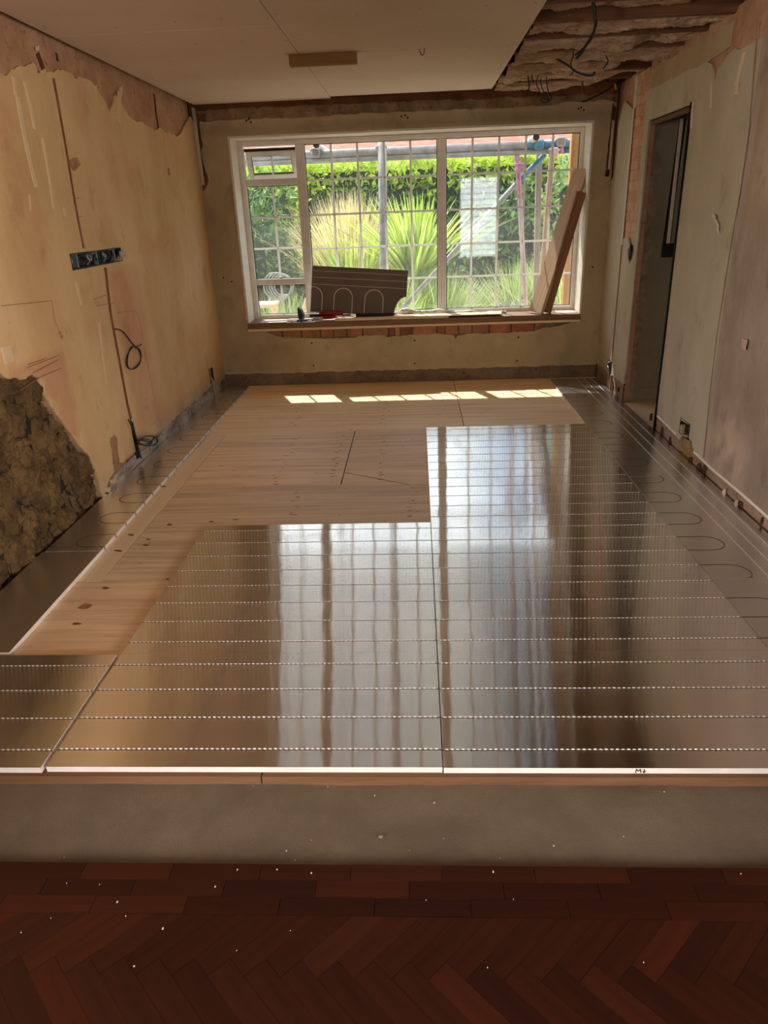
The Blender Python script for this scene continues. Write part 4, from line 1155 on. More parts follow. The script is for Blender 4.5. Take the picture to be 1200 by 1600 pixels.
# left-hand strip, slightly askew
yl = [2.255, 3.155, 4.383, 5.598, 6.87]
LLb = ['dull foil return panel along the left wall beside rough masonry', 'dull foil return panel along the left wall under the hanging black cable', 'dull foil return panel along the left wall, third from the front', 'dull foil return panel along the left wall in the far corner']
tilt = math.atan(.061/4.57)
for k in range(4):
    y0, y1 = yl[k]+.002, yl[k+1]-.002
    xr = -1.592-.061*(y0-2.247)/4.57
    xl = XL-.004-.0 if k > 0 else XL-.004
    w = xr-xl-.07+.061 if k == 3 else xr-xl-.012
    lp = [c for c in [.12+.3*j for j in range(5)] if c < y1-y0-.05]
    o = return_panel('return_panel', w, y1-y0, lp if k else [], [], LLb[k], 'foil return panels along the left wall', m_foil_d, side=-1, span=.17)
    o.location = (xr-w*cos(tilt), y0-w*sin(tilt)*1, ZP+.0004); o.rotation_euler.z = tilt
    # notched white edge
    ed = MB()
    for c in lp if k else []:
        for s in (-.075, .075): ed.box((w-.0005, c+s-.004, .001), (w+.0008, c+s+.004, TH-.001))
    if ed.v: ed.build('pipe_exits', m_groove, o, kind='stuff')

# ================================================================== ON THE WINDOWSILL
ZSI = .585
# leaning offcut of return panel (stands in the X-Z plane)
d_, w_ = .915, .43
nt_ = [(0, 0), (0, d_-.09)]
# local x = up from the foot, local y = along
notch = [(0, 0), (w_, 0), (w_, d_)] + [(.185*cos(t), d_-.112*sin(t)) for t in [pi/2*i/8 for i in range(9)]]
notch = [(x, d_-y) for x, y in notch][::-1]
pn = return_panel('return_panel', w_, d_, [d_-.02, d_-.31, d_-.605], [w_-.045, w_-.105, w_-.17], 'notched foil return panel offcut leaning upright in the window', 'foil return panel offcuts', m_foil_g, side=1, loopmat=m_core, lw=.008, span=.235, notch=notch, rad=.088)
# axes: local y -> world +X (tilted), local x -> world up leaning back, local z -> toward the room
ux = Vector((cos(math.radians(-4.6)), 0, sin(math.radians(-4.6))))
lean = math.radians(17)
upv = Vector((-ux.z, 0, ux.x)); upv = (upv*cos(lean)+Vector((0, sin(lean), 0))).normalized()
nz_ = upv.cross(-ux).normalized()
Mp = Matrix((upv, -ux, nz_)).transposed().to_4x4(); Mp.translation = Vector((-1.022, 7.030, ZSI+.075))+ux*d_
pn.matrix_world = Mp
# the two planks leaning across the right of the window
def plank(p0, p1, wdir, w, t, label, mat=m_tim):
    p0, p1 = Vector(p0), Vector(p1); ax = (p1-p0).normalized(); wd = (Vector(wdir)-ax*ax.dot(Vector(wdir))).normalized(); td = ax.cross(wd)
    Mx = Matrix((wd, td, ax)).transposed().to_4x4(); Mx.translation = p0
    o = MB().bbox((-w/2, -t/2, 0), (w/2, t/2, (p1-p0).length), .003).build('plank', mat)
    o.matrix_world = Mx
    return tag(o, label, 'plank', 'planks leaning in the window')
plank((1.125, 6.99, ZSI+.012), (1.497, 7.135, 1.815), (-.55, .83, 0), .175, .034, 'longer weathered plank leaning against the right window reveal', m_tim_p)
plank((1.215, 6.965, ZSI+.012), (1.480, 7.02, 1.625), (1, .1, 0), .085, .05, 'shorter dark plank leaning just behind the longer one')
# sealant gun: black plunger disc, rod, red body, black barrel
g = empty('sealant_gun', (-.85, 7.0, ZSI)); tag(g, 'red and black sealant gun lying on the sill before the foil offcut', 'sealant gun')
def G(u, v, Y=6.98): return at(1, Y, u, v)-g.location
MB().tube([G(484, 493), G(522, 492.5)], .014, 10).build('rod', m_black, g, smooth=True)
MB().prism([(0, 0), (.028, .012), (.034, .06), (.016, .105), (-.012, .125), (-.012, .03)], lambda a, b: G(468, 500)+Vector((a, 0, b-.01)), lambda a, b: G(468, 500)+Vector((a+.012, .05, b-.01))).build('end_plate', m_black, g)
MB().tube([G(500, 491), G(502, 489), G(530, 489), G(536, 490.5)], [.018, .026, .026, .018], 10).build('body', m_red, g, smooth=True)
MB().prism([(0, 0), (.12, .005), (.16, -.012), (.09, -.024), (.02, -.024)], lambda a, b: G(503, 496)+Vector((a, -.02, b+.01)), lambda a, b: G(503, 496)+Vector((a, .02, b+.01))).build('handle', m_red, g)
MB().tube([G(535, 493), G(548, 492)], .01, 8).build('collar', m_metal, g, smooth=True)
MB().tube([G(556, 492.5), G(600, 492), G(612, 491.5), G(619, 490.5)], [.016, .016, .014, .004], 10).build('barrel', m_black, g, smooth=True)
# blue cloth/glove, white offcuts, film roll, thin boards
tag(MB().prism([(0, 0), (.05, .0), (.145, .035), (.15, .05), (.08, .05), (.0, .03)], lambda a, b: (-1.145+a, 6.905+b*1.2, ZSI+.001), lambda a, b: (-1.14+a, 6.92+b, ZSI+.022+.01*sin(a*70))).build('blue_scraper', m_blue), 'small blue plastic scraper on the sill under the gun plunger', 'scraper')
def slip(x0, x1, y0, y1, z0, h, label, mat=m_paper, name='offcut'):
    return tag(MB().bbox((x0, y0, z0), (x1, y1, z0+h), .0015).build(name, mat), label, 'offcut', 'thin offcuts on the windowsill')
slip(-1.50, -1.24, 6.90, 7.10, ZSI, .006, 'thin white board offcut at the left end of the sill')
slip(-1.23, -1.00, 6.93, 7.08, ZSI, .012, 'grey-white offcut second from the left end of the sill')
slip(-.78, .30, 6.898, 6.99, ZSI, .014, 'long pale lath on the sill front below the foil offcut', m_pine, 'lath')
slip(-.60, .80, 6.90, 7.06, ZSI+.0145, .008, 'long thin pale strip on top of the lath', m_pine, 'lath')
slip(-1.02, -.88, 7.085, 7.16, ZSI, .045, 'small white block behind the gun by the foil offcut')
slip(1.32, 1.50, 6.96, 7.12, ZSI, .005, 'thin white offcut at the right end of the sill')
pts = [at(1, 7.09, 622, 487)] + [at(1, 7.09, 622+168*i/24, 487+4.5*i/24-1.5*sin(i*.9)) for i in range(1, 25)]
rr = [.010]+[.026+.006*sin(i*1.7)+.004*random.random() for i in range(24)]
tag(MB().tube(pts, rr, 10).build('film_roll', m_clear, smooth=True), 'crumpled pale roll of film lying along the window bottom', 'film roll')

# ================================================================== FIXTURES ON THE LEFT WALL
by0, by1 = boxq[0][0], boxq[1][0]; bz0 = .5*(boxq[2][1]+boxq[3][1])+.003; bz1 = .5*(boxq[0][1]+boxq[1][1])
bx = empty('socket_box', (XL, (by0+by1)/2, (bz0+bz1)/2)); tag(bx, 'long black recessed socket box stuffed with cables on the left wall', 'socket box')
bb = MB(); hy = (by1-by0)/2; hz = (bz1-bz0)/2
bb.box((-.045, -hy, -hz), (-.040, hy, hz)); bb.box((-.04, -hy, -hz), (.002, -hy+.004, hz)); bb.box((-.04, hy-.004, -hz), (.002, hy, hz)); bb.box((-.04, -hy, -hz), (.002, hy, -hz+.003)); bb.box((-.04, -hy, hz-.003), (.002, hy, hz))
bb.build('shell', m_black, bx)
for k in range(3):
    y = -hy+.1+k*(2*hy-.2)/2
    MB().bbox((-.04, y-.003, -hz+.003), (-.004, y+.003, hz-.003), .001).build('divider', m_metal, bx)
for k in range(9):
    y = -hy+.04+k*(2*hy-.1)/8; pts = [(-.035, y, -hz*.8), (-.012+random.uniform(-.006, .01), y+random.uniform(-.03, .03), 0), (-.02, y+random.uniform(-.05, .05), hz*.6), (-.008, y+random.uniform(-.04, .04), -hz*.3)]
    MB().tube(smooth_path(pts, 4), .006, 6).build('cable_tail', m_black if k % 3 else m_metal, bx, smooth=True)
MB().bbox((-.01, hy-.02, -hz*.4), (.012, hy+.05, hz*.5), .006).build('mortar_lump', m_skirt, bx)
def wcable(pts, x, r, label, name='cable'):
    P = [Vector((x+(p[2] if len(p) > 2 else 0), *(lambda q: (q.y, q.z))(at(0, x, p[0], p[1])))) for p in pts]
    return tag(MB().tube(smooth_path(P, 6), r, 7).build(name, m_black, smooth=True), label, 'cable')
ring = lambda cx, cy_, rx, ry, n, t0, turns, tilt=0: [(cx+rx*cos(t0+2*pi*i/n)*cos(tilt)-ry*sin(t0+2*pi*i/n)*sin(tilt), cy_+rx*cos(t0+2*pi*i/n)*sin(tilt)+ry*sin(t0+2*pi*i/n)*cos(tilt), .006*sin(i*.7)) for i in range(int(n*turns))]
wcable([(184, 514, -.03), (186, 515), (193, 519), (201, 529), (209, 539), (214, 542)] + ring(208.5, 559, 10.5, 18, 16, -1.2, 2.1, .15) + [(212, 543), (221, 538)], XL+.02, .0042, 'thin black cable hanging in a loop from the left wall')
wcable([(205, 655, -.02), (208, 672), (213, 684)] + ring(232, 689, 15, 7.5, 16, pi, 2.15, -.08) + ring(227, 691, 9, 5, 14, 0, 1.2) + [(243, 682), (247, 683)], XL+.05, .0045, 'coiled black cable at the foot of the left wall chase', 'cable_coil')
c4 = wcable([(204, 652, -.01), (210, 676), (214, 692), (218, 716, .01)], XL+.006, .007, 'dark conduit running down the left wall into the floor edge', 'conduit')
sb = empty('back_box', (XL, *hole2[0])); tag(sb, 'small dark wall box low in the far left corner', 'socket box')
q = at(0, XL, 331, 590)
sbm = MB(); sbm.box((-.04, -.05, -.07), (.003, -.046, .07)); sbm.box((-.04, .046, -.07), (.003, .05, .07)); sbm.box((-.04, -.05, -.07), (-.036, .05, .07)); sbm.box((-.04, -.05, .066), (.003, .05, .07))
sb.location = (XL, q.y, q.z+.02); sbm.build('shell', m_black, sb)
MB().tube(smooth_path([(-.02, .0, .0), (.006, .01, -.06), (.008, .02, -.16), (.01, .03, -.22)], 5), .006, 6).build('cable_tail', m_conduit, sb, smooth=True)
# white trunking in the two far corners
def trunk(p, q, label, w=.022, dpt=.016):
    p, q = Vector(p), Vector(q); ax = (q-p).normalized(); wd = Vector((1, 0, 0)); wd = (wd-ax*ax.dot(wd)).normalized(); td = ax.cross(wd)
    Mx = Matrix((wd, td, ax)).transposed().to_4x4(); Mx.translation = p
    o = MB().bbox((-w/2, -dpt/2, 0), (w/2, dpt/2, (q-p).length), .002).build('conduit', m_conduit)
    o.matrix_world = Mx
    return tag(o, label, 'conduit', 'white conduits in the corners')
trunk(at(1, YB-.025, 317.5, 289), at(1, YB-.025, 301.5, 168), 'white flat conduit in the far left corner', .026)
trunk(at(1, YB-.006, 951.5, 265), at(1, YB-.006, 958.5, 188), 'white conduit end in the far right corner', .020)
tag(MB().tube([at(1, YB-.002, 949, 266), at(1, YB-.004, 947.5, 276)], .014, 8).build('cable_stub', m_black), 'black cable stub below the conduit in the far right corner', 'cable')
tag(MB().bbox((XL-.008, 3.21, .93), (XL+.006, 3.29, 1.01), .002).build('switch_plate', m_scrape), 'small cream switch scar above the rough masonry', 'wall plate')

# ================================================================== FIXTURES ON THE RIGHT WALL
sy_, sz_ = sum(p[0] for p in sock)/4, sum(p[1] for p in sock)/4
sx = empty('back_box', (XR, sy_, sz_)); tag(sx, 'open metal back box above a hole in the right wall', 'socket box')
w2 = (max(p[0] for p in sock)-min(p[0] for p in sock))/2-.004; h2 = .052
sm = MB(); sm.box((-.003, -w2, -h2), (.04, -w2+.003, h2)); sm.box((-.003, w2-.003, -h2), (.04, w2, h2)); sm.box((-.003, -w2, h2-.003), (.04, w2, h2)); sm.box((-.003, -w2, -h2), (.04, w2, -h2+.003)); sm.box((.036, -w2, -h2), (.04, w2, h2))
sm.build('shell', m_black, sx); MB().tube(smooth_path([(.02, .0, .02), (-.004, -.02, .0), (.0, -.03, -.03)], 4), .005, 6).build('cable_tail', m_black, sx, smooth=True)
MB().box((.03, -w2+.003, -h2+.003), (.036, w2-.003, h2-.003)).build('back_plate', m_black, sx)
ck = MB()
q = strip2(R2, [(1186, 30), (1178, 130), (1172, 205), (1158, 300), (1141, 400), (1122, 520), (1110, 620), (1101, 716)], .006); n = len(q)//2
for i in range(n-1): ck.add([(XR-.0062, *q[i]), (XR-.0062, *q[i+1]), (XR-.0062, *q[2*n-2-i]), (XR-.0062, *q[2*n-1-i])], [(3, 2, 1, 0)])
ck.build('joint_crack', m_chase, wr)
# curled paper peel and stuck pink square
pk = [at(0, XR-.004, *p) for p in ((1112, 341), (1118, 340), (1123, 342), (1127, 347), (1128, 352), (1125, 358), (1124, 366))]
pe = MB()
for k, (a, b) in enumerate(zip(pk[:-1], pk[1:])):
    n = Vector((0, .028, 0)) if k > 1 else Vector((0, .004, .018)); o1, o2 = Vector((-.022*sin(k*.55), 0, 0)), Vector((-.022*sin((k+1)*.55), 0, 0))
    pe.add([a+o1, b+o2, b+o2+n, a+o1+n, a+o1+Vector((.001, 0, 0)), b+o2+Vector((.001, 0, 0)), b+o2+n+Vector((.001, 0, 0)), a+o1+n+Vector((.001, 0, 0))], [(0, 1, 2, 3), (7, 6, 5, 4)])
tag(pe.build('paper_peel', m_paper), 'curled strip of pale paper peeling off the grey right wall', 'paper')
q = [at(0, XR-.002, *p) for p in ((1159.5, 528.5), (1174, 531.5), (1170.5, 547), (1159, 544))]
m_pinkc = mat_plain('pink_card', srgb(214, 184, 170), .8)
sq = MB(); o_ = [Vector((0, 0, 0)), Vector((-.022, 0, 0)), Vector((-.022, 0, 0)), Vector((-.002, 0, 0))]
q1 = [p+d for p, d in zip(q, o_)]; q2 = [p+Vector((.003, 0, 0)) for p in q1]
sq.add(q1+q2, [(0, 1, 2, 3), (7, 6, 5, 4), (0, 4, 5, 1), (1, 5, 6, 2), (2, 6, 7, 3), (3, 7, 4, 0)])
tag(sq.build('card_square', m_pinkc), 'small square pinkish card stuck on the mauve plaster', 'card')
tag(MB().tube(smooth_path([at(0, XR-.004, 984, 372), at(0, XR-.012, 986, 385), at(0, XR-.018, 985, 396), at(0, XR-.008, 984, 406)], 4), [.004]*4+[.014]*5+[.01]*3+[.003], 7).build('cable_stub', m_black), 'taped black cable stub poking out beside the doorway', 'cable')
lb = empty('back_box', (XR, 6.47, .17)); tag(lb, 'small dark wall box low in the far right corner', 'socket box')
q = at(0, XR, 953, 571); lb.location = (XR, q.y, q.z)
MB().bbox((-.004, -.05, -.045), (.012, .05, .045), .003).build('shell', m_black, lb); MB().tube(smooth_path([(-.006, 0, .03), (-.018, .02, .0), (-.012, -.02, -.03), (-.004, 0, -.1)], 4), .008, 6).build('cable_tail', m_metal, lb, smooth=True)
tag(MB().bbox((XR-.006, 6.34, .0), (XR+.004, 6.46, .12), .003).build('timber_plug', m_lipwood), 'small wooden block below the wall box in the far right corner', 'block')
# thin film scraps at the foot of the right wall
for (u, v, h_, lab) in ((1133, 782, 20, 'clear film scrap standing by the right skirting, farther one'), (1152, 800, 12, 'clear film scrap standing by the right skirting, nearer one')):
    p = at(0, XR-.012, u, v)
    tag(MB().add([p, p+Vector((-.02, .03, .0)), p+Vector((-.006, .034, .05)), p+Vector((0, .012, .065)), p+Vector((-.03, -.006, .02))], [(0, 1, 2, 3), (0, 3, 4)]).build('film_scrap', m_clear), lab, 'film')
# conduit and box in the hall
hb = empty('hall_socket', (1.945, DY1-.006, 1.17)); tag(hb, 'black socket box with a conduit seen through the doorway', 'socket box')
MB().bbox((-.045, -.012, -.05), (.045, .02, .05), .004).build('shell', m_black, hb)
MB().box((-.02, .006, .05), (.05, .02, .9)).build('chase', m_dark, hb)
MB().bbox((-.012, -.012, .05), (.012, .006, .9), .003, Matrix.Shear('XZ', 4, (0.035, 0)) if False else None).build('conduit', m_conduit, hb)

# ================================================================== REAR OF THE HOUSE (behind the camera, wider than the room)
RY = -4.6
rw = MB()
for a, b in (((-4.6, -.25), (1.10, 2.8)), ((2.06, -.25), (4.6, 2.8)), ((1.10, 2.24), (2.06, 2.8)), ((1.10, -.25), (2.06, .42))): rw.box((a[0], RY-.2, a[1]), (b[0], RY, b[1]))
rw.build('wall_rear', m_plaster_b, kind='structure')
for nm, sg in (('wall_rear_left', -1), ('wall_rear_right', 1)):
    sw = MB()
    for (y0, y1, z0, z1) in ((RY, -4.08, -.25, 2.8), (-1.32, .8, -.25, 2.8), (-4.08, -1.32, 2.22, 2.8), (-4.08, -1.32, -.25, .28)):  # openings made up to hold the added side fills
        xa, xb = sorted((sg*4.45, sg*4.65)); sw.box((xa, y0, z0), (xb, y1, z1))
    xa, xb = sorted((sg*1.95, sg*4.65)); sw.box((xa, .6, -.25), (xb, .8, 2.8))
    sw.build(nm, m_plaster_b, kind='structure')
bl = empty('window_blind', (1.58, -4.50, .44)); tag(bl, 'pale slatted blind of the rear window, mirrored in the right window pane', 'blind')
for k in range(14):
    MB().box((-.48, -.006, .02+k*.128), (.48, .006, .032+k*.128)).build('slat', m_gpost, bl)

# ================================================================== OUTSIDE
gr = MB().box((-25, 7.42, -.45), (25, 60, -.28)).build('ground', m_gravel, kind='structure')
pt = empty('bounce_slabs', (0, 7.42, -.28)); tag(pt, kind='structure')  # unseen slabs below the sill, added to bounce sunlight up indoors
m_bounce = mat_noise('bounce_pale', srgb(214, 206, 194), srgb(236, 230, 220), 5, .9, bstr=.3)
for i in range(12):
    for j in range(3):
        MB().bbox((-4.2+i*.7+.004, .02+j*.6, 0), (-4.2+(i+1)*.7-.004, .02+(j+1)*.6-.008, .04+.003*((i*7+j*5) % 3)), .006).build('bounce_slab', m_bounce, pt)
ev = MB().box((-6, 7.42, 2.235), (6, 7.82, 2.40)).build('roof_eaves', m_soffit, kind='structure')

# scaffold: one thing of tubes and couplers
scf = empty('scaffold', (0, 8.4, -.28)); tag(scf, 'scaffold of grey, pink and blue tubes standing outside the window', 'scaffold')
YT = 8.4
def T(pts, r, mat, nm='scaffold_tube', Y=YT):
    P = [at(1, Y, *p)-scf.location for p in pts]
    return MB().tube(P, r, 12).build(nm, mat, scf, smooth=True)
def ext(p, q, k):     # extend a pixel line
    return (p[0]+(q[0]-p[0])*k, p[1]+(q[1]-p[1])*k)
T([ext((480, 242), (820, 227), -.6), (820, 227)], .040, m_tube)
T([(820, 227), ext((480, 242), (820, 227), 1.5)], .041, m_tubeblue)
T([ext((480, 252), (740, 241), -.7), (862, 236)], .027, m_tube)
T([(862, 236), (960, 231)], .029, m_tubeblue)
u1 = at(1, YT-.09, 597, 215); MB().tube([Vector((u1.x, YT-.09, u1.z))-scf.location, Vector((u1.x-.06, YT-.09, -.28))-scf.location], .044, 12).build('scaffold_tube', m_tube, scf, smooth=True)
T([(808, 243), (812, 310)], .026, m_tubepink); p = at(1, YT, 812, 310); q = at(1, YT, 821, 470); q = p+(q-p)*1.55
m_tubepk2 = mat_noise('faded_pink_tube', srgb(186, 150, 150), srgb(204, 176, 172), 10, .5, bstr=.2)
MB().tube([p-scf.location, q-scf.location], .026, 12).build('scaffold_tube', m_tubepk2, scf, smooth=True)
T([(852, 241), (806, 288)], .030, m_tubeblue, Y=YT+.07); T([(806, 288), ext((806, 288), (629, 482), 1.28)], .027, m_tube, Y=YT+.07)
for (u, v) in ((838, 214), (494, 226)):
    p = at(1, YT-.30, u, v)-scf.location
    MB().tube([p, p+Vector((0, .9, 0))], .034, 14, cap=False).build('scaffold_tube', m_conduit, scf, smooth=True)
    MB().tube([p+Vector((0, .02, 0)), p+Vector((0, .03, 0))], .032, 12).build('tube_bore', m_dark, scf)
for (u, v, m_) in ((842, 226, m_tubeblue), (596, 234, m_tube), (812, 262, m_tubepink), (876, 222, m_metal), (494, 238, m_metal), (865, 238, m_tubepk2)):
    p = at(1, YT-.06, u, v)-scf.location
    c = MB(); c.bbox((p.x-.045, p.y-.05, p.z-.045), (p.x+.045, p.y+.05, p.z+.045), .012); c.tube([p+Vector((-.06, -.03, .02)), p+Vector((.06, -.03, .02))], .012, 8)
    c.build('coupler', m_, scf)
T([(876, 222), (877, 240)], .028, m_tubepink, Y=YT-.05)
def post(u0, v0, u1_, Y, w, mat, label):
    p = at(1, Y, u0, v0); q = at(1, Y, u1_, 478); d = (q-p)/(p.z-q.z); b = p+d*(p.z+.28)
    o = MB().bbox((-w/2, -w/2, 0), (w/2, w/2, (p-b).length), .004).build('timber_post', mat)
    ax = (p-b).normalized(); wd = Vector((1, 0, 0)); wd = (wd-ax*ax.dot(wd)).normalized(); td = ax.cross(wd)
    Mx = Matrix((wd, td, ax)).transposed().to_4x4(); Mx.translation = b; o.matrix_world = Mx
    return tag(o, label, 'post', 'timber posts outside the window')
post(843, 218, 837, 8.6, .062, m_gpost, 'upright grey timber post outside, beside the pink tube')
post(864, 226, 843, 8.75, .055, m_bpost, 'slanting brown timber post outside crossing the grey one')
post(900, 196, 884, 8.0, .085, m_orange, 'orange-brown timber post at the right edge of the window')

# planting
def leaf_quads(mb, c, size, tone, up=.3, asp=.5):
    d = Vector((random.gauss(0, 1), random.gauss(0, 1), random.gauss(0, 1)+up)); d.normalize()
    s = d.cross(Vector((random.gauss(0, 1), random.gauss(0, 1), random.gauss(0, 1)))).normalized()
    a = c; t = c+d*size; m_ = c+d*size*.45; n = d.cross(s)*size*.12
    mb.add([a, m_+s*size*asp*.5+n, t, m_-s*size*asp*.5+n], [(0, 1, 2, 3)], tone)
def tonev(base, v=.25):
    k = 1+random.uniform(-v, v); return (base[0]*k*random.uniform(.9, 1.1), base[1]*k, base[2]*k*random.uniform(.8, 1.2), 1)
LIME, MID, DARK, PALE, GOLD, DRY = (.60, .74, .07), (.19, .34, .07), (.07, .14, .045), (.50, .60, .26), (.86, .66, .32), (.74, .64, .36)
def hedge(name, x0, x1, y0, y1, h, n, size, label, c_top=LIME, c_mid=MID, c_low=DARK, topband=.55):
    mb = MB()
    for k in range(n):
        x = random.uniform(x0, x1); f = random.random()
        if f < .72: y = y0+abs(random.gauss(0, .10)); z = random.uniform(-.28, h)
        else: y = random.uniform(y0, y1); z = h+random.gauss(0, .03)
        z += .05*fbm(x, 0, 2); y += .12*fbm(x, z, 1.6)
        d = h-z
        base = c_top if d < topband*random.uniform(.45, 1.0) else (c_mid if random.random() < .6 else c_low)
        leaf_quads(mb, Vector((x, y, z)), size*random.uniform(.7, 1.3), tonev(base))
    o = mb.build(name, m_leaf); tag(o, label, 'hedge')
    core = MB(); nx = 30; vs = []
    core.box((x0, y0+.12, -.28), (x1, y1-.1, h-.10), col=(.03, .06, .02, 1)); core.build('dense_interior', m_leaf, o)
    return o
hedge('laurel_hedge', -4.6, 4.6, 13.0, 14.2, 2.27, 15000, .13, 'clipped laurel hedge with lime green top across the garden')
def bush(name, c, rx, ry, rz, n, size, cols, label, cat='shrub', asp=.5, up=.3):
    mb = MB(); c = Vector(c)
    for k in range(n):
        d = Vector((random.gauss(0, 1), random.gauss(0, 1), random.gauss(0, 1))).normalized()*random.uniform(.75, 1.0)
        q = c+Vector((d.x*rx, d.y*ry, max(d.z, -.95)*rz)); q += Vector((1, 1, 1))*.12*fbm(q.x*1.3, q.z*1.3, 2)
        if q.z < -.28: continue
        leaf_quads(mb, q, size*random.uniform(.6, 1.3), tonev(random.choice(cols)), up, asp)
    o = mb.build(name, m_leaf); tag(o, label, cat)
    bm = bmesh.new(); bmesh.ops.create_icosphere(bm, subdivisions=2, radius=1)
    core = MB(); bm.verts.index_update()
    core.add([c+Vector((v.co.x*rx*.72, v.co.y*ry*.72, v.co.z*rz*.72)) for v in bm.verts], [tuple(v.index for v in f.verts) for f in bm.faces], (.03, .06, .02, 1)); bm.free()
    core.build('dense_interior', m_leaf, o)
    return o
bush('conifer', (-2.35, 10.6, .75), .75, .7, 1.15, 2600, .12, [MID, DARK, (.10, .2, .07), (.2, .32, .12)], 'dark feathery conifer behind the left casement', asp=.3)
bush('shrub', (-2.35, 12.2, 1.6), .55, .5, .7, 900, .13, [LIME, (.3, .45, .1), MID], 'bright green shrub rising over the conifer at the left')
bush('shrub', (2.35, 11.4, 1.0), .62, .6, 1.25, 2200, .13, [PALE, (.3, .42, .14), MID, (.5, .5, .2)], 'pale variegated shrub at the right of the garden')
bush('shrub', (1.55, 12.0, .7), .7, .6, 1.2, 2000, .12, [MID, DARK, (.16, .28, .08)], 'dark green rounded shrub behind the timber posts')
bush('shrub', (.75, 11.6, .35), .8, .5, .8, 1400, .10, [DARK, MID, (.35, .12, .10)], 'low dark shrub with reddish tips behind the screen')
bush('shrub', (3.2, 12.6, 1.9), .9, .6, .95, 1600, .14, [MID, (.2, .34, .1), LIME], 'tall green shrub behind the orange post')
bush('lavender', (1.25, 9.5, -.02), .42, .35, .40, 1300, .11, [(.45, .44, .36), (.5, .46, .4), (.38, .44, .25)], 'grey-green lavender clump in front of the gravel', asp=.2, up=1.2)
def blades(name, c, n, h, spread, w, cols, label, cat='grass', curve=.5, hv=.3, br=.1):
    mb = MB(); c = Vector(c)
    for k in range(n):
        az = random.uniform(0, 2*pi); tl = abs(random.gauss(0, 1))*spread*.5; hh = h*random.uniform(1-hv, 1+hv*.3)
        b = c+Vector((random.gauss(0, br), random.gauss(0, br), 0)); dirv = Vector((cos(az), sin(az), 0)); sd_ = Vector((-sin(az), cos(az), 0))
        if random.random() < .5: sd_ = Vector((1, 0, 0))
        ww_ = w*random.uniform(.6, 1.2); pts = []
        for i in range(5):
            t = i/4; pts.append(b+dirv*(tl*t+curve*tl*t*t)+Vector((0, 0, hh*(t-.45*curve*min(tl/h, 1.2)*t*t))))
        wd = [1, 1, .85, .55, .08]; vs = []
        for i in range(5): vs += [pts[i]+sd_*ww_*wd[i]*.5, pts[i]-sd_*ww_*wd[i]*.5]
        mb.add(vs, [(2*i, 2*i+1, 2*i+3, 2*i+2) for i in range(4)], tonev(random.choice(cols)))
    return tag(mb.build(name, m_leaf), label, cat)
YG = [(.60, .74, .10), (.48, .64, .09), (.74, .80, .22), (.34, .48, .08)]
GG = [(.44, .60, .14), (.54, .66, .22), (.32, .48, .10), (.64, .68, .34)]
blades('cordyline', (-.02, 10.3, .55), 260, 1.15, .95, .045, YG, 'large spiky yellow-green cordyline behind the window centre', 'plant', .35, .3, .05)
MB().tube([(-.02, 10.3, -.28), (-.02, 10.3, .2), (-.02, 10.3, .62)], [.08, .07, .08], 9).build('stem', m_bpost, bpy.data.objects['cordyline'])
blades('phormium', (-.85, 10.6, -.05), 240, 1.35, .75, .05, YG, 'upright yellow-green phormium left of the tall cordyline', 'plant', .4, .3, .10)
blades('feather_grass', (-1.0, 11.3, -.1), 1700, 1.85, .85, .018, [GOLD, DRY, (.9, .74, .42), (.78, .66, .36)], 'golden feathery grass between conifer and phormium', curve=.8)
blades('ornamental_grass', (-1.0, 9.6, -.28), 700, .95, .8, .016, GG, 'green tufted grass low behind the foil offcut')
blades('ornamental_grass', (-.25, 9.4, -.28), 700, 1.05, .8, .016, GG+[YG[0]], 'green tufted grass below the tall cordyline')
blades('ornamental_grass', (.30, 9.9, -.28), 800, 1.1, .8, .016, GG, 'green tufted grass behind the central mullion')
blades('ornamental_grass', (1.45, 10.3, -.28), 700, 1.15, .7, .014, GG+[DRY], 'tall pale grass behind the pink scaffold tube')
blades('ornamental_grass', (1.95, 9.9, -.28), 600, 1.35, .7, .014, GG+[DRY], 'tall wispy grass behind the leaning planks')
blades('ornamental_grass', (-1.75, 9.3, -.28), 500, .9, .8, .014, GG, 'green tufted grass outside the left casement')
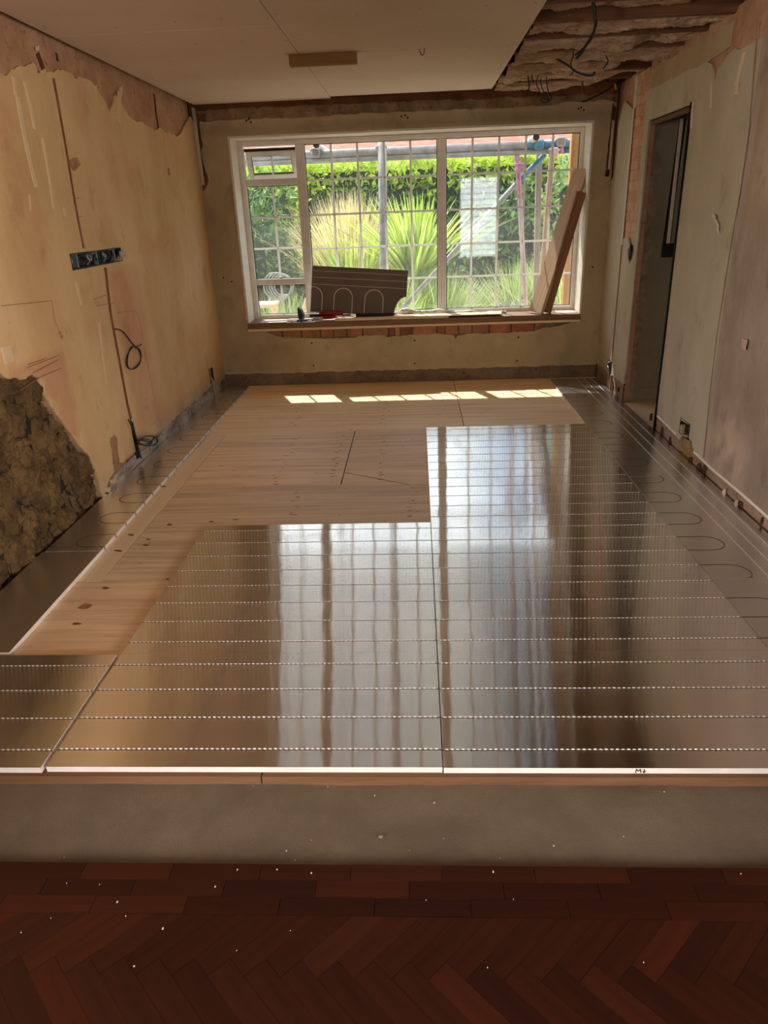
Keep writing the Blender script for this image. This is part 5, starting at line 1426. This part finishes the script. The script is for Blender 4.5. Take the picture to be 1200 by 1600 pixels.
blades('ornamental_grass', (.55, 10.9, -.28), 500, .9, .9, .016, [GOLD, DRY, YG[2]], 'straw coloured grass beside the slatted screen')
# low things outside the left panes
cl = empty('hose_coil', (-1.72, 9.2, .72)); tag(cl, 'loose coil of white hose outside the left casement', 'hose')
for k in range(5):
    rr_ = .17-.012*k; MB().tube([(rr_*cos(2*pi*i/22)+.015*k, .03*k-.05, rr_*sin(2*pi*i/22)+.01*sin(i+k)) for i in range(23)], .010, 6).build('loop', m_tube, cl, smooth=True)
MB().tube([(-.12, .0, -.12), (-.15, .0, -1.0)], .012, 6).build('leg', m_conduit, cl); MB().tube([(.12, .0, -.12), (.15, .0, -1.0)], .012, 6).build('leg', m_conduit, cl)
bn = empty('low_bench', (-1.75, 8.5, -.28)); tag(bn, 'low pale wooden bench end outside the bottom left pane', 'bench')
MB().bbox((-.25, -.15, .84), (.12, .2, .88), .004).build('seat', m_pine, bn)
for x in (-.22, .09): MB().bbox((x-.02, -.1, 0), (x+.02, .15, .84), .003).build('leg', m_pine, bn)
tag(MB().prism([(0, 0), (.16, 0), (.13, .16), (.09, .2)], lambda a, b: (-1.38+a, 8.5, .44+b), lambda a, b: (-1.38+a, 8.53, .44+b)).build('wood_offcut', m_pine), 'pale triangular wood offcut leaning outside the bottom pane', 'offcut')
MB().bbox((-1.6, 8.48, -.28), (-1.15, 8.56, .44), .004).build('wood_offcut_stand', m_gpost); tag(bpy.data.objects['wood_offcut_stand'], 'grey timber block under the triangular wood offcut outside', 'block')

# neighbouring house beyond the hedge
ho = MB().box((-14, 30, -.3), (16, 38, 2.6)).build('neighbour_house', m_farwall); tag(ho, 'distant red-roofed house beyond the hedge', 'house')
rf = MB(); rf.add([(-15, 29.4, 2.5), (17, 29.4, 2.5), (17, 34, 5.6), (-15, 34, 5.6), (-15, 38.6, 2.5), (17, 38.6, 2.5)], [(0, 1, 2, 3), (3, 2, 5, 4), (0, 3, 4), (1, 5, 2)])
rf.build('roof', m_rooft, ho)
for k in range(5):
    x = -9+k*5; MB().box((x, 29.95, .9), (x+1.2, 30.02, 2.1)).build('window', m_white, ho)
